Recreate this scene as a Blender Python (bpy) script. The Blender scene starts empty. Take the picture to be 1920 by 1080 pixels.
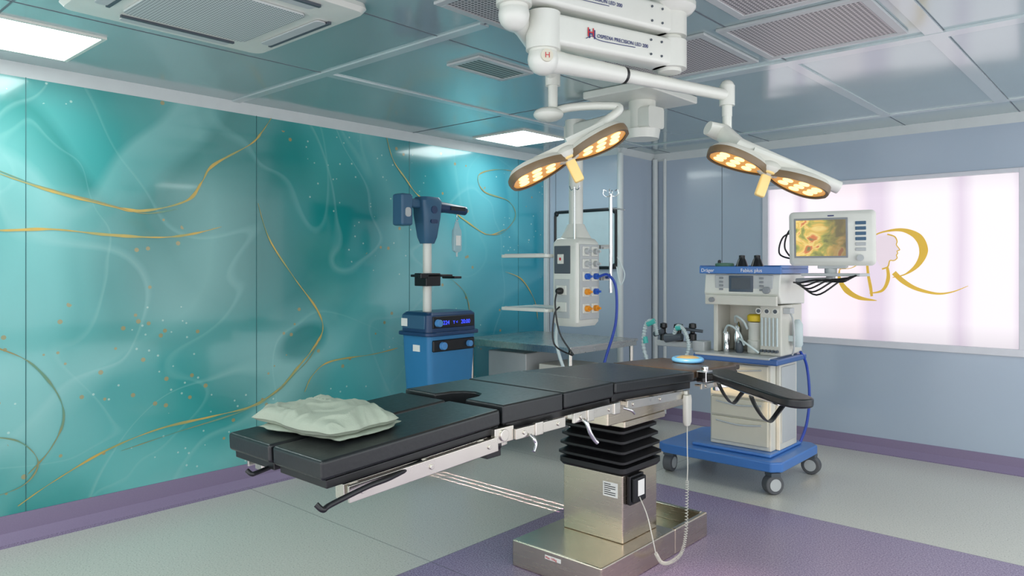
import bpy, math, random, bmesh
from mathutils import Vector, Matrix, noise
random.seed(3)
sc = bpy.context.scene
sc.view_settings.view_transform = 'Standard'
sc.view_settings.look = 'None'
sc.view_settings.exposure = 0.0
COL = bpy.context.collection
V = Vector

# ------------------------------------------------------------------ materials
def lin(c):
    out = []
    for x in c[:3]:
        x = x / 255.0
        out.append(x / 12.92 if x <= 0.04045 else ((x + 0.055) / 1.055) ** 2.4)
    return out

class NT:
    def __init__(s, mat):
        s.t = mat.node_tree; s.n = s.t.nodes; s.l = s.t.links
    def new(s, typ, **kw):
        n = s.n.new(typ)
        for k, v in kw.items(): setattr(n, k, v)
        return n
    def link(s, a, b): s.l.new(a, b)
    def math(s, op, a, b=None, c=None):
        n = s.n.new('ShaderNodeMath'); n.operation = op
        for i, x in enumerate((a, b, c)):
            if x is None: continue
            if isinstance(x, (int, float)): n.inputs[i].default_value = x
            else: s.l.new(x, n.inputs[i])
        return n.outputs[0]
    def mix(s, f, a, b):
        n = s.n.new('ShaderNodeMix'); n.data_type = 'RGBA'
        for i, x in ((0, f), (6, a), (7, b)):
            if isinstance(x, (int, float)): n.inputs[i].default_value = x
            elif isinstance(x, (list, tuple)): n.inputs[i].default_value = (x[0], x[1], x[2], 1)
            else: s.l.new(x, n.inputs[i])
        return n.outputs[2]
    def noise(s, vec, scale, detail=3, dist=0.0, rough=.5):
        n = s.n.new('ShaderNodeTexNoise')
        n.inputs['Scale'].default_value = scale
        n.inputs['Detail'].default_value = detail
        n.inputs['Distortion'].default_value = dist
        n.inputs['Roughness'].default_value = rough
        if vec is not None: s.l.new(vec, n.inputs['Vector'])
        return n
    def ramp(s, fac, stops, interp='LINEAR'):
        n = s.n.new('ShaderNodeValToRGB'); cr = n.color_ramp
        cr.interpolation = interp
        while len(cr.elements) < len(stops): cr.elements.new(0.5)
        for e, (p, c) in zip(cr.elements, stops):
            e.position = p; e.color = (c[0], c[1], c[2], 1)
        s.l.new(fac, n.inputs[0])
        return n.outputs[0]

def base(name):
    m = bpy.data.materials.new(name); m.use_nodes = True
    t = NT(m)
    b = t.n['Principled BSDF']
    return m, t, b

def M(name, rgb, rough=.5, metal=0., var=.05, scale=12, bump=0., coat=0., emit=None, es=0., alpha=1., stretch=None, rgb2=None):
    m, t, b = base(name)
    c = lin(rgb)
    tc = t.new('ShaderNodeTexCoord')
    vec = tc.outputs['Object']
    if stretch:
        mp = t.new('ShaderNodeMapping'); mp.inputs['Scale'].default_value = stretch
        t.link(vec, mp.inputs['Vector']); vec = mp.outputs[0]
    n = t.noise(vec, scale, 3)
    if rgb2: col = t.mix(t.ramp(n.outputs[0], [(.4, (0,) * 3), (.6, (1,) * 3)]), c, lin(rgb2))
    else: col = t.mix(n.outputs[0], [x * (1 - var) for x in c], [min(1, x * (1 + var)) for x in c])
    t.link(col, b.inputs['Base Color'])
    r = t.math('MULTIPLY_ADD', n.outputs[0], .10, max(0.0, rough - .05))
    t.link(r, b.inputs['Roughness'])
    b.inputs['Metallic'].default_value = metal
    if coat: b.inputs['Coat Weight'].default_value = coat; b.inputs['Coat Roughness'].default_value = .08
    if emit:
        e = lin(emit); b.inputs['Emission Color'].default_value = (e[0], e[1], e[2], 1)
        b.inputs['Emission Strength'].default_value = es
    if bump:
        bp = t.new('ShaderNodeBump'); bp.inputs['Strength'].default_value = bump; bp.inputs['Distance'].default_value = .01
        t.link(n.outputs[0], bp.inputs['Height']); t.link(bp.outputs[0], b.inputs['Normal'])
    if alpha < 1: b.inputs['Alpha'].default_value = alpha
    return m

m_white = M('white_enamel', (216, 217, 208), .32, coat=.3)
m_offw = M('offwhite_plastic', (208, 207, 196), .4)
m_cream = M('cream_plastic', (206, 201, 182), .4)
m_yhandle = M('yellow_handle', (236, 208, 140), .45, emit=(235, 190, 90), es=.12)
m_grey = M('grey_plastic', (136, 141, 145), .45)
m_dgrey = M('dark_grey_plastic', (74, 82, 90), .45)
m_lgrey = M('light_grey_metal', (182, 186, 186), .35)
m_steel = M('brushed_steel', (208, 196, 178), .26, 1, .08, 6, stretch=(1, 1, 30))
m_steelh = M('rail_steel', (212, 207, 198), .28, 1, .06, 6, stretch=(30, 1, 1))
m_chrome = M('polished_chrome', (220, 220, 220), .14, 1)
m_vinyl = M('black_vinyl', (26, 29, 31), .33, bump=.05, scale=60, var=.1)
m_vinylb = M('lamp_glow_brown_vinyl', (58, 48, 38), .33, bump=.05, scale=60, var=.1)  # brown tone paints the warm lamp glow onto black vinyl
m_rubber = M('black_rubber', (16, 16, 18), .42)
m_black = M('black_plastic', (16, 17, 20), .35)
m_wheel = M('grey_rubber_tyre', (82, 84, 88), .6)
m_blue = M('blue_base_paint', (62, 116, 186), .35, coat=.3)
m_blued = M('blue_worktop_paint', (52, 92, 152), .35, coat=.2)
m_navy = M('navy_plastic', (34, 58, 94), .35)
m_steelblue = M('steel_blue_plastic', (54, 94, 124), .4)
m_cart = M('cart_blue', (48, 122, 172), .4)
m_cartd = M('cart_dark_blue', (24, 60, 100), .35)
m_knob = M('knob_blue', (84, 146, 204), .35)
m_yellow = M('yellow_cap', (230, 200, 46), .4)
m_orange = M('orange_cap', (232, 150, 36), .4)
m_bluecap = M('blue_cap', (36, 92, 190), .4)
m_teal = M('teal_fitting', (70, 185, 175), .4)
m_hoseb = M('blue_hose', (24, 62, 160), .4)
m_hosew = M('clear_white_hose', (194, 208, 208), .3)
m_green = M('green_lid', (84, 126, 104), .5)
m_sheet = M('sage_cotton', (158, 168, 152), .95, var=.06, scale=160, bump=.12)
m_label = M('paper_label', (236, 236, 230), .6)
m_red = M('red_print', (190, 44, 54), .5)
m_ink = M('navy_print', (40, 50, 110), .5)
m_inkb = M('black_print', (25, 25, 28), .5)
m_whitep = M('white_print', (240, 240, 240), .5)
m_screenb = M('grey_lcd', (56, 70, 88), .15)
m_digit = M('blue_digits', (40, 60, 255), .4, emit=(60, 80, 255), es=1.6)
m_board = M('whiteboard_surface', (182, 200, 206), .3)
m_goldlogo = M('gold_film', (214, 176, 70), .4, emit=(220, 175, 65), es=.40)  # emission stands in for window light coming through the film
m_facefilm = M('pale_mauve_film', (120, 112, 118), .5, emit=(248, 232, 242), es=.74)  # glow painted to imitate the backlit pane behind it
m_led = M('warm_led', (255, 226, 160), .3, emit=(255, 214, 130), es=2.1)
m_lens = M('amber_lens', (190, 130, 66), .25, coat=.3, emit=(236, 168, 84), es=.62)
m_rim = M('bronze_rim', (116, 96, 70), .35)
m_bag = M('clear_bag', (190, 215, 220), .15, alpha=.6)
m_seam = M('panel_seam', (46, 102, 104), .5)
m_seamg = M('grey_panel_seam', (104, 112, 120), .5)
m_trimw = M('white_trim', (202, 208, 208), .35)
m_purple = M('mauve_vinyl', (132, 118, 146), .5, var=.12, scale=200)
m_wall = M('pale_blue_panel', (168, 181, 196), .24, var=.02, scale=2, coat=.3)
m_sill = M('window_frame_white', (212, 212, 218), .4)

def screen_mat():  # glowing amber pattern stands in for the lamp reflection on the glass
    m, t, b = base('amber_screen_reflection')
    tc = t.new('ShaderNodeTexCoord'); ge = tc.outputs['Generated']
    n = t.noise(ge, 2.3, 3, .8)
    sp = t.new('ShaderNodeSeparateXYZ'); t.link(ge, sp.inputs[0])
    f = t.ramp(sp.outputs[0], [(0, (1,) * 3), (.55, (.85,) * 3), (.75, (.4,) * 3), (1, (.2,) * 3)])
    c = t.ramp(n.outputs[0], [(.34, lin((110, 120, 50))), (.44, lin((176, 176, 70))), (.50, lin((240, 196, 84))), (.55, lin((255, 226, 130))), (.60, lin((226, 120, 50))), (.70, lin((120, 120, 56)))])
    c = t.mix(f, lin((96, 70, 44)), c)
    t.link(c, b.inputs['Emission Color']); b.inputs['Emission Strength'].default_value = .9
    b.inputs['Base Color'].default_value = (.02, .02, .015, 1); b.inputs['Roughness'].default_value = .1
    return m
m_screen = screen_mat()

def led_panel_mat():
    m, t, b = base('ceiling_light_glow')
    tc = t.new('ShaderNodeTexCoord'); n = t.noise(tc.outputs['Object'], 3)
    c = t.mix(n.outputs[0], lin((240, 255, 250)), lin((250, 255, 255)))
    t.link(c, b.inputs['Emission Color']); b.inputs['Emission Strength'].default_value = 14
    return m
m_glow = led_panel_mat()

def window_mat():
    m, t, b = base('frosted_window_film')
    tc = t.new('ShaderNodeTexCoord')
    g = t.new('ShaderNodeSeparateXYZ'); t.link(tc.outputs['Generated'], g.inputs[0])
    n = t.noise(tc.outputs['Generated'], 2.2)
    x = t.math('ADD', g.outputs[0], t.math('MULTIPLY', t.math('SUBTRACT', n.outputs[0], .5), .02))
    w = lin((252, 244, 251)); d = lin((228, 212, 230)); p = lin((254, 238, 246))
    c = t.ramp(x, [(0, d), (.05, w), (.12, w), (.16, d), (.20, w), (.40, p), (.45, d), (.50, d), (.56, w), (.74, w), (.79, d), (.84, w), (.96, w), (1, d)])  # darker bands paint soft mullion shadows into the glow
    t.link(c, b.inputs['Emission Color']); b.inputs['Base Color'].default_value = (.1, .1, .1, 1)
    fall = t.ramp(g.outputs[2], [(0, (.75,) * 3), (.14, (.97,) * 3), (.9, (1,) * 3), (1, (.88,) * 3)])
    t.link(t.math('MULTIPLY', fall, 1.0), b.inputs['Emission Strength'])
    return m
m_window = window_mat()

def mural_mat():
    m, t, b = base('teal_ink_mural')
    tc = t.new('ShaderNodeTexCoord'); o = tc.outputs['Object']
    warp = t.noise(o, .4, 1, 0)
    vm = t.new('ShaderNodeVectorMath', operation='MULTIPLY_ADD')
    t.link(warp.outputs['Color'], vm.inputs[0]); vm.inputs[1].default_value = (1.3, 1.3, 1.3); t.link(o, vm.inputs[2])
    v = vm.outputs[0]
    n1 = t.noise(v, .62, 1.0, .2, .35)
    col = t.ramp(n1.outputs[0], [(.30, lin((6, 112, 110))), (.42, lin((24, 132, 130))), (.52, lin((58, 154, 152))), (.62, lin((96, 176, 174))), (.72, lin((126, 188, 186)))], 'EASE')
    def wash(scale, seed, lo, hi, colr, amt, edge=.05, dist=.3):
        nonlocal col
        mp = t.new('ShaderNodeMapping'); mp.inputs['Location'].default_value = (seed, seed * 1.7, -seed); t.link(v, mp.inputs['Vector'])
        n = t.noise(mp.outputs[0], scale, 1.0, dist, .35)
        f = t.ramp(n.outputs[0], [(lo, (0,) * 3), (hi, (amt,) * 3), (hi + edge, (0,) * 3)])
        col = t.mix(f, col, lin(colr))
    wash(.45, 3.1, .36, .52, (136, 194, 190), .45, .08)
    wash(.55, 8.3, .44, .58, (6, 108, 104), .5, .03)
    wash(.6, 12.9, .50, .62, (150, 200, 198), .35, .02)
    wash(.7, 31.7, .49, .505, (160, 206, 202), .22, .006, .8)
    wash(.9, 41.7, .53, .545, (140, 196, 192), .22, .006, .8)
    sp = t.new('ShaderNodeSeparateXYZ'); t.link(o, sp.inputs[0])
    yb = t.ramp(t.math('MULTIPLY', sp.outputs[1], 1 / 6.0), [(.55, (0,) * 3), (1, (.6,) * 3)])
    col = t.mix(yb, col, lin((30, 144, 184)))
    vo = t.new('ShaderNodeTexVoronoi'); vo.inputs['Scale'].default_value = 15; t.link(o, vo.inputs['Vector'])
    nm = t.noise(o, .9, 2)
    fl = t.math('MULTIPLY', t.math('LESS_THAN', vo.outputs['Distance'], .11), t.math('GREATER_THAN', nm.outputs[0], .54))
    col = t.mix(t.math('MULTIPLY', fl, .45), col, lin((205, 226, 215)))
    vo2 = t.new('ShaderNodeTexVoronoi'); vo2.inputs['Scale'].default_value = 9; t.link(o, vo2.inputs['Vector'])
    nm2 = t.noise(o, .8, 2, 1.)
    fl2 = t.math('MULTIPLY', t.math('LESS_THAN', vo2.outputs['Distance'], .13), t.math('GREATER_THAN', nm2.outputs[0], .52))
    col = t.mix(t.math('MULTIPLY', fl2, .7), col, lin((164, 138, 72)))
    t.link(col, b.inputs['Base Color'])
    b.inputs['Roughness'].default_value = .16
    b.inputs['Coat Weight'].default_value = .3; b.inputs['Coat Roughness'].default_value = .05
    return m
m_mural = mural_mat()
m_vein = M('gold_vein', (200, 168, 86), .4, .1, scale=5, rgb2=(160, 160, 100))
m_veinb = M('bronze_vein', (156, 140, 88), .45, .05, scale=5, rgb2=(104, 148, 122))

def floor_mat():
    m, t, b = base('speckled_vinyl_floor')
    tc = t.new('ShaderNodeTexCoord'); o = tc.outputs['Object']
    sp = t.new('ShaderNodeSeparateXYZ'); t.link(o, sp.inputs[0])
    X, Y = sp.outputs[0], sp.outputs[1]
    a = t.math('MULTIPLY', t.math('GREATER_THAN', X, -2.87), t.math('LESS_THAN', Y, 4.57))
    c_ = t.math('LESS_THAN', X, -4.74); d_ = t.math('GREATER_THAN', Y, 6.50)
    mask = t.math('MAXIMUM', a, t.math('MAXIMUM', c_, d_))
    n = t.noise(o, 120, 2)
    gr = t.ramp(n.outputs[0], [(.30, lin((160, 158, 150))), (.40, lin((198, 196, 186))), (.62, lin((204, 202, 192))), (.72, lin((220, 218, 210)))])
    pu = t.ramp(n.outputs[0], [(.32, lin((122, 106, 134))), (.5, lin((148, 132, 158))), (.68, lin((170, 156, 180)))])
    col = t.mix(mask, gr, pu)
    s1 = t.math('LESS_THAN', t.math('ABSOLUTE', t.math('SUBTRACT', Y, 2.56)), .004)
    s2 = t.math('LESS_THAN', t.math('ABSOLUTE', t.math('ADD', X, 2.87)), .003)
    s3 = t.math('LESS_THAN', t.math('ABSOLUTE', t.math('SUBTRACT', Y, 4.57)), .003)
    s = t.math('MULTIPLY', t.math('MAXIMUM', s1, t.math('MAXIMUM', s2, s3)), .45)
    col = t.mix(s, col, lin((100, 98, 100)))
    t.link(col, b.inputs['Base Color'])
    b.inputs['Roughness'].default_value = .27
    return m
m_floor = floor_mat()

def ceiling_mat(nm, a, b_, met):
    m, t, b = base(nm)
    tc = t.new('ShaderNodeTexCoord'); o = tc.outputs['Object']
    n = t.noise(o, .6, 2)
    t.link(t.mix(n.outputs[0], lin(a), lin(b_)), b.inputs['Base Color'])
    b.inputs['Metallic'].default_value = met
    t.link(t.math('MULTIPLY_ADD', n.outputs[0], .06, .08), b.inputs['Roughness'])
    bp = t.new('ShaderNodeBump'); bp.inputs['Strength'].default_value = .12; bp.inputs['Distance'].default_value = .05
    nb = t.noise(o, 1.6, 1); t.link(nb.outputs[0], bp.inputs['Height']); t.link(bp.outputs[0], b.inputs['Normal'])
    return m
m_ceil = ceiling_mat('coated_metal_ceiling', (160, 180, 180), (186, 200, 202), .4)
m_rib = ceiling_mat('coated_metal_rib', (186, 198, 198), (200, 208, 210), .2)

def perf_mat(name, period, hole, c1, c2, slat=False):
    m, t, b = base(name)
    tc = t.new('ShaderNodeTexCoord')
    vs = t.new('ShaderNodeVectorMath', operation='SCALE'); t.link(tc.outputs['Object'], vs.inputs[0]); vs.inputs['Scale'].default_value = 1 / period
    fr = t.new('ShaderNodeVectorMath', operation='FRACTION'); t.link(vs.outputs[0], fr.inputs[0])
    sp = t.new('ShaderNodeSeparateXYZ'); t.link(fr.outputs[0], sp.inputs[0])
    dx = t.math('SUBTRACT', sp.outputs[0], .5); dy = t.math('SUBTRACT', sp.outputs[1], .5)
    if slat: dist = t.math('ABSOLUTE', dx)
    else: dist = t.math('SQRT', t.math('ADD', t.math('MULTIPLY', dx, dx), t.math('MULTIPLY', dy, dy)))
    col = t.mix(t.math('LESS_THAN', dist, hole), lin(c1), lin(c2))
    t.link(col, b.inputs['Base Color']); b.inputs['Roughness'].default_value = .4
    return m
m_perf = perf_mat('perforated_metal', .02, .34, (186, 180, 180), (78, 76, 78))
m_grille = perf_mat('fine_grille', .014, .3, (196, 202, 200), (100, 106, 108))
m_slat = perf_mat('slotted_vent', .03, .26, (160, 166, 158), (56, 64, 60), True)

# ------------------------------------------------------------------ geometry
def smooth(pts, k=8, closed=False):
    P = [V(p) for p in pts]; n = len(P); out = []
    for i in range(n if closed else n - 1):
        if closed: a, b, c, d = P[(i - 1) % n], P[i], P[(i + 1) % n], P[(i + 2) % n]
        else: a, b, c, d = P[max(i - 1, 0)], P[i], P[i + 1], P[min(i + 2, n - 1)]
        for j in range(k):
            t = j / k
            out.append(.5 * ((2 * b) + (c - a) * t + (2 * a - 5 * b + 4 * c - d) * t * t + (3 * b - a - 3 * c + d) * t ** 3))
    if not closed: out.append(P[-1])
    return out

def rr(cx, cy, w, h, r, n=5):
    out = []
    r = min(r, w / 2 - 1e-4, h / 2 - 1e-4)
    for sx, sy, a0 in ((1, 1, 0), (-1, 1, 90), (-1, -1, 180), (1, -1, 270)):
        for i in range(n + 1):
            a = math.radians(a0 + 90 * i / n)
            out.append((cx + sx * (w / 2 - r) + r * math.cos(a), cy + sy * (h / 2 - r) + r * math.sin(a)))
    return out

class G:
    def __init__(s): s.v = []; s.f = []; s.m = []
    def add(s, vs, fs, m=0, X=None):
        o = len(s.v)
        for p in vs:
            p = V(p)
            s.v.append(X @ p if X is not None else p)
        for f in fs: s.f.append([i + o for i in f]); s.m.append(m)
        return s
    def box(s, x0, x1, y0, y1, z0, z1, m=0, X=None):
        vs = [(x, y, z) for z in (z0, z1) for y in (y0, y1) for x in (x0, x1)]
        return s.add(vs, [(0, 2, 3, 1), (4, 5, 7, 6), (0, 1, 5, 4), (2, 6, 7, 3), (0, 4, 6, 2), (1, 3, 7, 5)], m, X)
    def tube(s, pts, r, n=10, m=0, caps=True, X=None, squash=1.):
        P = [V(p) for p in pts]; N = len(P)
        R = r if isinstance(r, (list, tuple)) else [r] * N
        T = []
        for i in range(N):
            d = P[min(i + 1, N - 1)] - P[max(i - 1, 0)]
            if d.length < 1e-9: d = V((0, 0, 1))
            T.append(d.normalized())
        u = T[0].orthogonal().normalized()
        vs = []; fs = []
        for i in range(N):
            u = (u - T[i] * u.dot(T[i]))
            if u.length < 1e-6: u = T[i].orthogonal()
            u.normalize(); w = T[i].cross(u)
            for k in range(n):
                a = 2 * math.pi * k / n
                vs.append(P[i] + (u * math.cos(a) + w * math.sin(a) * squash) * R[i])
        for i in range(N - 1):
            for k in range(n):
                a = i * n + k; b = i * n + (k + 1) % n
                fs.append((a, b, b + n, a + n))
        if caps:
            fs.append(tuple(range(n))[::-1]); fs.append(tuple(range((N - 1) * n, N * n)))
        return s.add(vs, fs, m, X)
    def cyl(s, p0, p1, r0, r1=None, n=24, m=0, X=None):
        r1 = r0 if r1 is None else r1
        return s.tube([p0, p1], [r0, r1], n, m, True, X)
    def loops(s, Ls, m=0, X=None, caps=True):
        n = len(Ls[0]); vs = [p for L in Ls for p in L]; fs = []
        for i in range(len(Ls) - 1):
            for k in range(n):
                a = i * n + k; b = i * n + (k + 1) % n
                fs.append((a, b, b + n, a + n))
        if caps:
            fs.append(tuple(range(n))[::-1]); fs.append(tuple(range((len(Ls) - 1) * n, len(Ls) * n)))
        return s.add(vs, fs, m, X)
    def lathe(s, c, prof, n=24, m=0, X=None):
        Ls = [[(c[0] + r * math.cos(2 * math.pi * k / n), c[1] + r * math.sin(2 * math.pi * k / n), c[2] + z) for k in range(n)] for r, z in prof]
        return s.loops(Ls, m, X)
    def prism(s, out, a0, a1, axis='z', m=0, X=None):
        f = {'z': lambda p, a: (p[0], p[1], a), 'y': lambda p, a: (p[0], a, p[1]), 'x': lambda p, a: (a, p[0], p[1])}[axis]
        return s.loops([[f(p, a0) for p in out], [f(p, a1) for p in out]], m, X)
    def ball(s, c, r, sc=(1, 1, 1), n=16, m=0, X=None):
        Ls = []
        for i in range(1, n // 2):
            a = math.pi * i / (n // 2) - math.pi / 2
            Ls.append([(c[0] + r * sc[0] * math.cos(a) * math.cos(2 * math.pi * k / n), c[1] + r * sc[1] * math.cos(a) * math.sin(2 * math.pi * k / n), c[2] + r * sc[2] * math.sin(a)) for k in range(n)])
        return s.loops(Ls, m, X)

WL = {}
def finish(ob, parent, label, cat, kind, group):
    COL.objects.link(ob)
    if parent is not None: ob.parent = parent
    if label: ob['label'] = label
    if cat: ob['category'] = cat
    if kind: ob['kind'] = kind
    if group: ob['group'] = group

def thing(name, loc, label, cat, group=None):
    ob = bpy.data.objects.new(name, None); ob.empty_display_size = .1
    ob.location = loc; WL[ob] = V(loc)
    finish(ob, None, label, cat, None, group)
    return ob

def mk(name, g, mats, parent=None, label=None, cat=None, kind=None, group=None, bevel=0, seg=2, ang=35, flat=False):
    if not isinstance(mats, (list, tuple)): mats = [mats]
    lo = V((min(p[i] for p in g.v) for i in range(3))); hi = V((max(p[i] for p in g.v) for i in range(3)))
    c = (lo + hi) / 2
    if parent is None and kind != 'structure': c.z = lo.z
    if kind == 'structure': c = V((0, 0, 0))
    me = bpy.data.meshes.new(name)
    me.from_pydata([p - c for p in g.v], [], g.f)
    for m in mats: me.materials.append(m)
    me.polygons.foreach_set('material_index', g.m)
    bm = bmesh.new(); bm.from_mesh(me); bmesh.ops.recalc_face_normals(bm, faces=bm.faces); bm.to_mesh(me); bm.free()
    if not flat:
        me.polygons.foreach_set('use_smooth', [True] * len(me.polygons))
        me.set_sharp_from_angle(angle=math.radians(ang))
    ob = bpy.data.objects.new(name, me)
    ob.location = c - (WL[parent] if parent is not None else V((0, 0, 0)))
    WL[ob] = c
    if bevel:
        b = ob.modifiers.new('bevel', 'BEVEL'); b.width = bevel; b.segments = seg; b.limit_method = 'ANGLE'; b.angle_limit = math.radians(40); b.harden_normals = True
    finish(ob, parent, label, cat, kind, group)
    return ob

def text(name, body, size, mat, origin, xd, yd, parent, label=None, italic=0):
    cu = bpy.data.curves.new('t', 'FONT'); cu.body = body; cu.size = size; cu.extrude = .0006; cu.shear = italic
    to = bpy.data.objects.new('t', cu); COL.objects.link(to)
    bpy.context.view_layer.update()
    me = bpy.data.meshes.new_from_object(to.evaluated_get(bpy.context.evaluated_depsgraph_get()))
    xd = V(xd).normalized(); yd = V(yd).normalized(); zd = xd.cross(yd)
    X = Matrix((xd, yd, zd)).transposed().to_4x4(); X.translation = V(origin)
    g = G(); g.add([v.co for v in me.vertices], [tuple(p.vertices) for p in me.polygons], 0, X)
    bpy.data.objects.remove(to); bpy.data.curves.remove(cu)
    return mk(name, g, mat, parent, label, flat=True)

# ------------------------------------------------------------------ room shell
XL, YB, H = -4.85, 6.58, 2.70
XR, YF = 1.4, -1.0
g = G(); g.box(XL - .1, XR + .1, YF - .1, YB + .1, -.1, 0); mk('floor', g, m_floor, kind='structure', label='speckled grey vinyl floor with purple bands', flat=True)

g = G(); g.box(XL - .1, XR + .1, YF - .1, YB + .1, H, H + .1)
for x in (-.8, -1.57, -2.70, -3.72): g.box(x - .004, x + .004, YF, YB, H - .002, H + .01, 1)
for y in (.9, 2.48, 4.08, 6.02): g.box(XL, XR, y - .004, y + .004, H - .0025, H + .01, 1)
mk('ceiling', g, [m_ceil, m_seamg], kind='structure', label='glossy grey metal panel ceiling', flat=True)
for nm, bx in (('trim_1', (-3.75, -3.69, 2.48, 5.98, H - .008, H)), ('trim_11', (XL, -2.4, 2.45, 2.51, H - .009, H)), ('trim_12', (-2.4, XR, 4.03, 4.12, H - .012, H)),
               ('trim_13', (-.88, -.80, 2.0, 6.02, H - .010, H)), ('trim_14', (-1.60, -1.54, 4.12, 6.0, H - .0085, H)), ('trim_15', (-3.7, XR, 5.98, 6.04, H - .0075, H))):
    g = G(); g.box(*bx); mk(nm, g, m_rib, kind='structure', label='flat pale grey metal ceiling joint strip', flat=True)

def ribbon(g, pts, w, x=XL + .0025, m=1, ph=0.):
    P = smooth([(x, a, b) for a, b in pts], 10)
    n = len(P); vs = []; fs = []
    for i, p in enumerate(P):
        d = (P[min(i + 1, n - 1)] - P[max(i - 1, 0)]).normalized()
        q = V((0, -d.z, d.y))
        t = i / (n - 1); ww = w * (.2 + .8 * math.sin(math.pi * min(1, max(0, t))) ** .5) * (1 + .45 * math.sin(i * .38 + ph) + .2 * math.sin(i * 1.1 + ph))
        vs += [p + q * ww / 2, p - q * ww / 2]
    for i in range(n - 1): fs.append((2 * i, 2 * i + 1, 2 * i + 3, 2 * i + 2))
    g.add(vs, fs, m)
g = G(); g.box(XL - .1, XL, YF, YB, 0, H, 0)
veins = [([(1.0, 2.12), (1.115, 2.07), (1.377, 1.99), (1.666, 1.928), (1.885, 1.907), (2.16, 1.99), (2.26, 2.12), (2.34, 2.244), (2.61, 2.42), (2.70, 2.52), (2.78, 2.64)], .014, 1),
         ([(1.0, 2.13), (1.3, 2.02), (1.666, 1.935), (1.885, 1.89), (2.1, 1.93)], .008, 2),
         ([(.9, 1.76), (1.115, 1.753), (1.377, 1.769), (1.666, 1.747), (1.985, 1.74), (2.2, 1.77), (2.40, 1.826)], .013, 1),
         ([(2.67, 2.006), (2.76, 1.75), (2.96, 1.47), (3.16, 1.22), (3.21, 1.06), (3.12, .92), (3.0, .80), (2.86, .67), (2.65, .56), (2.34, .527), (1.985, .50), (1.666, .42), (1.377, .29), (1.2, .19)], .013, 1),
         ([(3.21, 1.04), (3.10, .86), (2.96, .74), (2.80, .62), (2.55, .53), (2.1, .46), (1.75, .40)], .008, 2),
         ([(1.0, 1.13), (1.115, 1.09), (1.27, .99), (1.40, .80), (1.43, .64), (1.36, .48), (1.25, .36)], .010, 2),
         ([(3.05, .60), (3.12, .72), (3.28, .81), (3.69, .83), (3.95, .86)], .009, 1),
         ([(3.83, 2.63), (3.90, 2.45), (4.02, 2.32), (4.2, 2.16), (4.5, 2.10), (4.75, 1.98), (5.05, 1.86), (5.3, 1.92)], .011, 1),
         ([(5.5, 2.50), (5.2, 2.50), (4.93, 2.42), (5.0, 2.27), (5.35, 2.2), (5.45, 2.05), (5.25, 1.88), (5.0, 1.86)], .010, 2),
         ([(4.55, 1.45), (4.75, 1.3), (4.8, 1.1), (4.7, .95)], .009, 2),
         ([(5.3, 1.5), (5.55, 1.42), (5.75, 1.2), (5.8, 1.0)], .010, 1),
         ([(1.0, .62), (1.2, .56), (1.3, .42), (1.22, .30), (1.0, .26)], .007, 2)]
for k, (p, w, mi) in enumerate(veins): ribbon(g, p, w, m=mi, ph=k, x=XL + .0025 + .0003 * k)
for y in (-.2, 1.24, 2.66, 4.08, 5.5): g.box(XL, XL + .002, y - .002, y + .002, .12, H - .05, 3)
mk('wall_left', g, [m_mural, m_vein, m_veinb, m_seam], kind='structure', label='glossy teal ink-wash mural wall with gold veins', flat=True)

WX0, WX1, WZ0, WZ1 = -2.756, -.775, .915, 2.262
g = G()
g.box(-3.93, WX0, YB, YB + .1, 0, H); g.box(WX1, XR, YB, YB + .1, 0, H)
g.box(WX0, WX1, YB, YB + .1, 0, WZ0); g.box(WX0, WX1, YB, YB + .1, WZ1, H)
for x in (-3.18,): g.box(x - .003, x + .003, YB - .001, YB, .12, H - .06, 1)
mk('wall_back', g, [m_wall, m_seamg], kind='structure', label='pale blue-grey glossy panel wall', flat=True)
g = G(); g.box(XL, -3.93, 5.94, YB + .1, 0, H)
g.box(-4.72, -4.715, 5.938, 5.94, .12, H - .06, 1); g.box(-4.80, -4.795, 5.938, 5.94, .12, H - .06, 1)
mk('wall_corner', g, [m_wall, m_seamg], kind='structure', label='pale blue-grey boxed-out wall corner', flat=True)

def cove(g, a, b, inward, z0, w):
    a = V(a); b = V(b); n = V(inward)
    g.loops([[a, a + n * w, V((a.x, a.y, z0))], [b, b + n * w, V((b.x, b.y, z0))]])
for nm, a, b, i_, dz, w in (('trim_2', (XL, YF, H), (XL, 5.94, H), (1, 0, 0), .07, .05), ('trim_3', (-3.93, YB, H), (XR, YB, H), (0, -1, 0), .07, .05),
                       ('trim_4', (-3.93, 5.94, H), (-3.93, YB, H), (1, 0, 0), .06, .04), ('trim_5', (XL, 5.94, H), (-3.93, 5.94, H), (0, -1, 0), .06, .04)):
    g = G(); cove(g, a, b, i_, H - dz, w); mk(nm, g, m_trimw, kind='structure', label='white coved strip between wall and ceiling', flat=True)
for nm, x, y, r in (('trim_6', -3.925, 5.945, .03), ('trim_7', -3.90, 6.55, .028), ('trim_8', -3.80, 6.572, .018)):
    g = G(); g.tube([(x, y, .05), (x, y, H - .05)], r, 16); mk(nm, g, m_trimw, kind='structure', label='white rounded vertical corner strip')
g = G(); g.box(-4.85, -4.80, 5.90, 5.94, .1, H - .05); mk('trim_9', g, m_trimw, kind='structure', label='white vertical edge strip beside mural', bevel=.004)
g = G(); g.loops([[(XL, YF, .15), (XL + .006, YF, .15), (XL + .006, YF, .05), (XL + .05, YF, 0), (XL, YF, 0)], [(XL, 5.94, .15), (XL + .006, 5.94, .15), (XL + .006, 5.94, .05), (XL + .05, 5.94, 0), (XL, 5.94, 0)]])
mk('baseboard_left', g, m_purple, kind='structure', label='purple coved vinyl skirting', flat=True)
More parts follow.
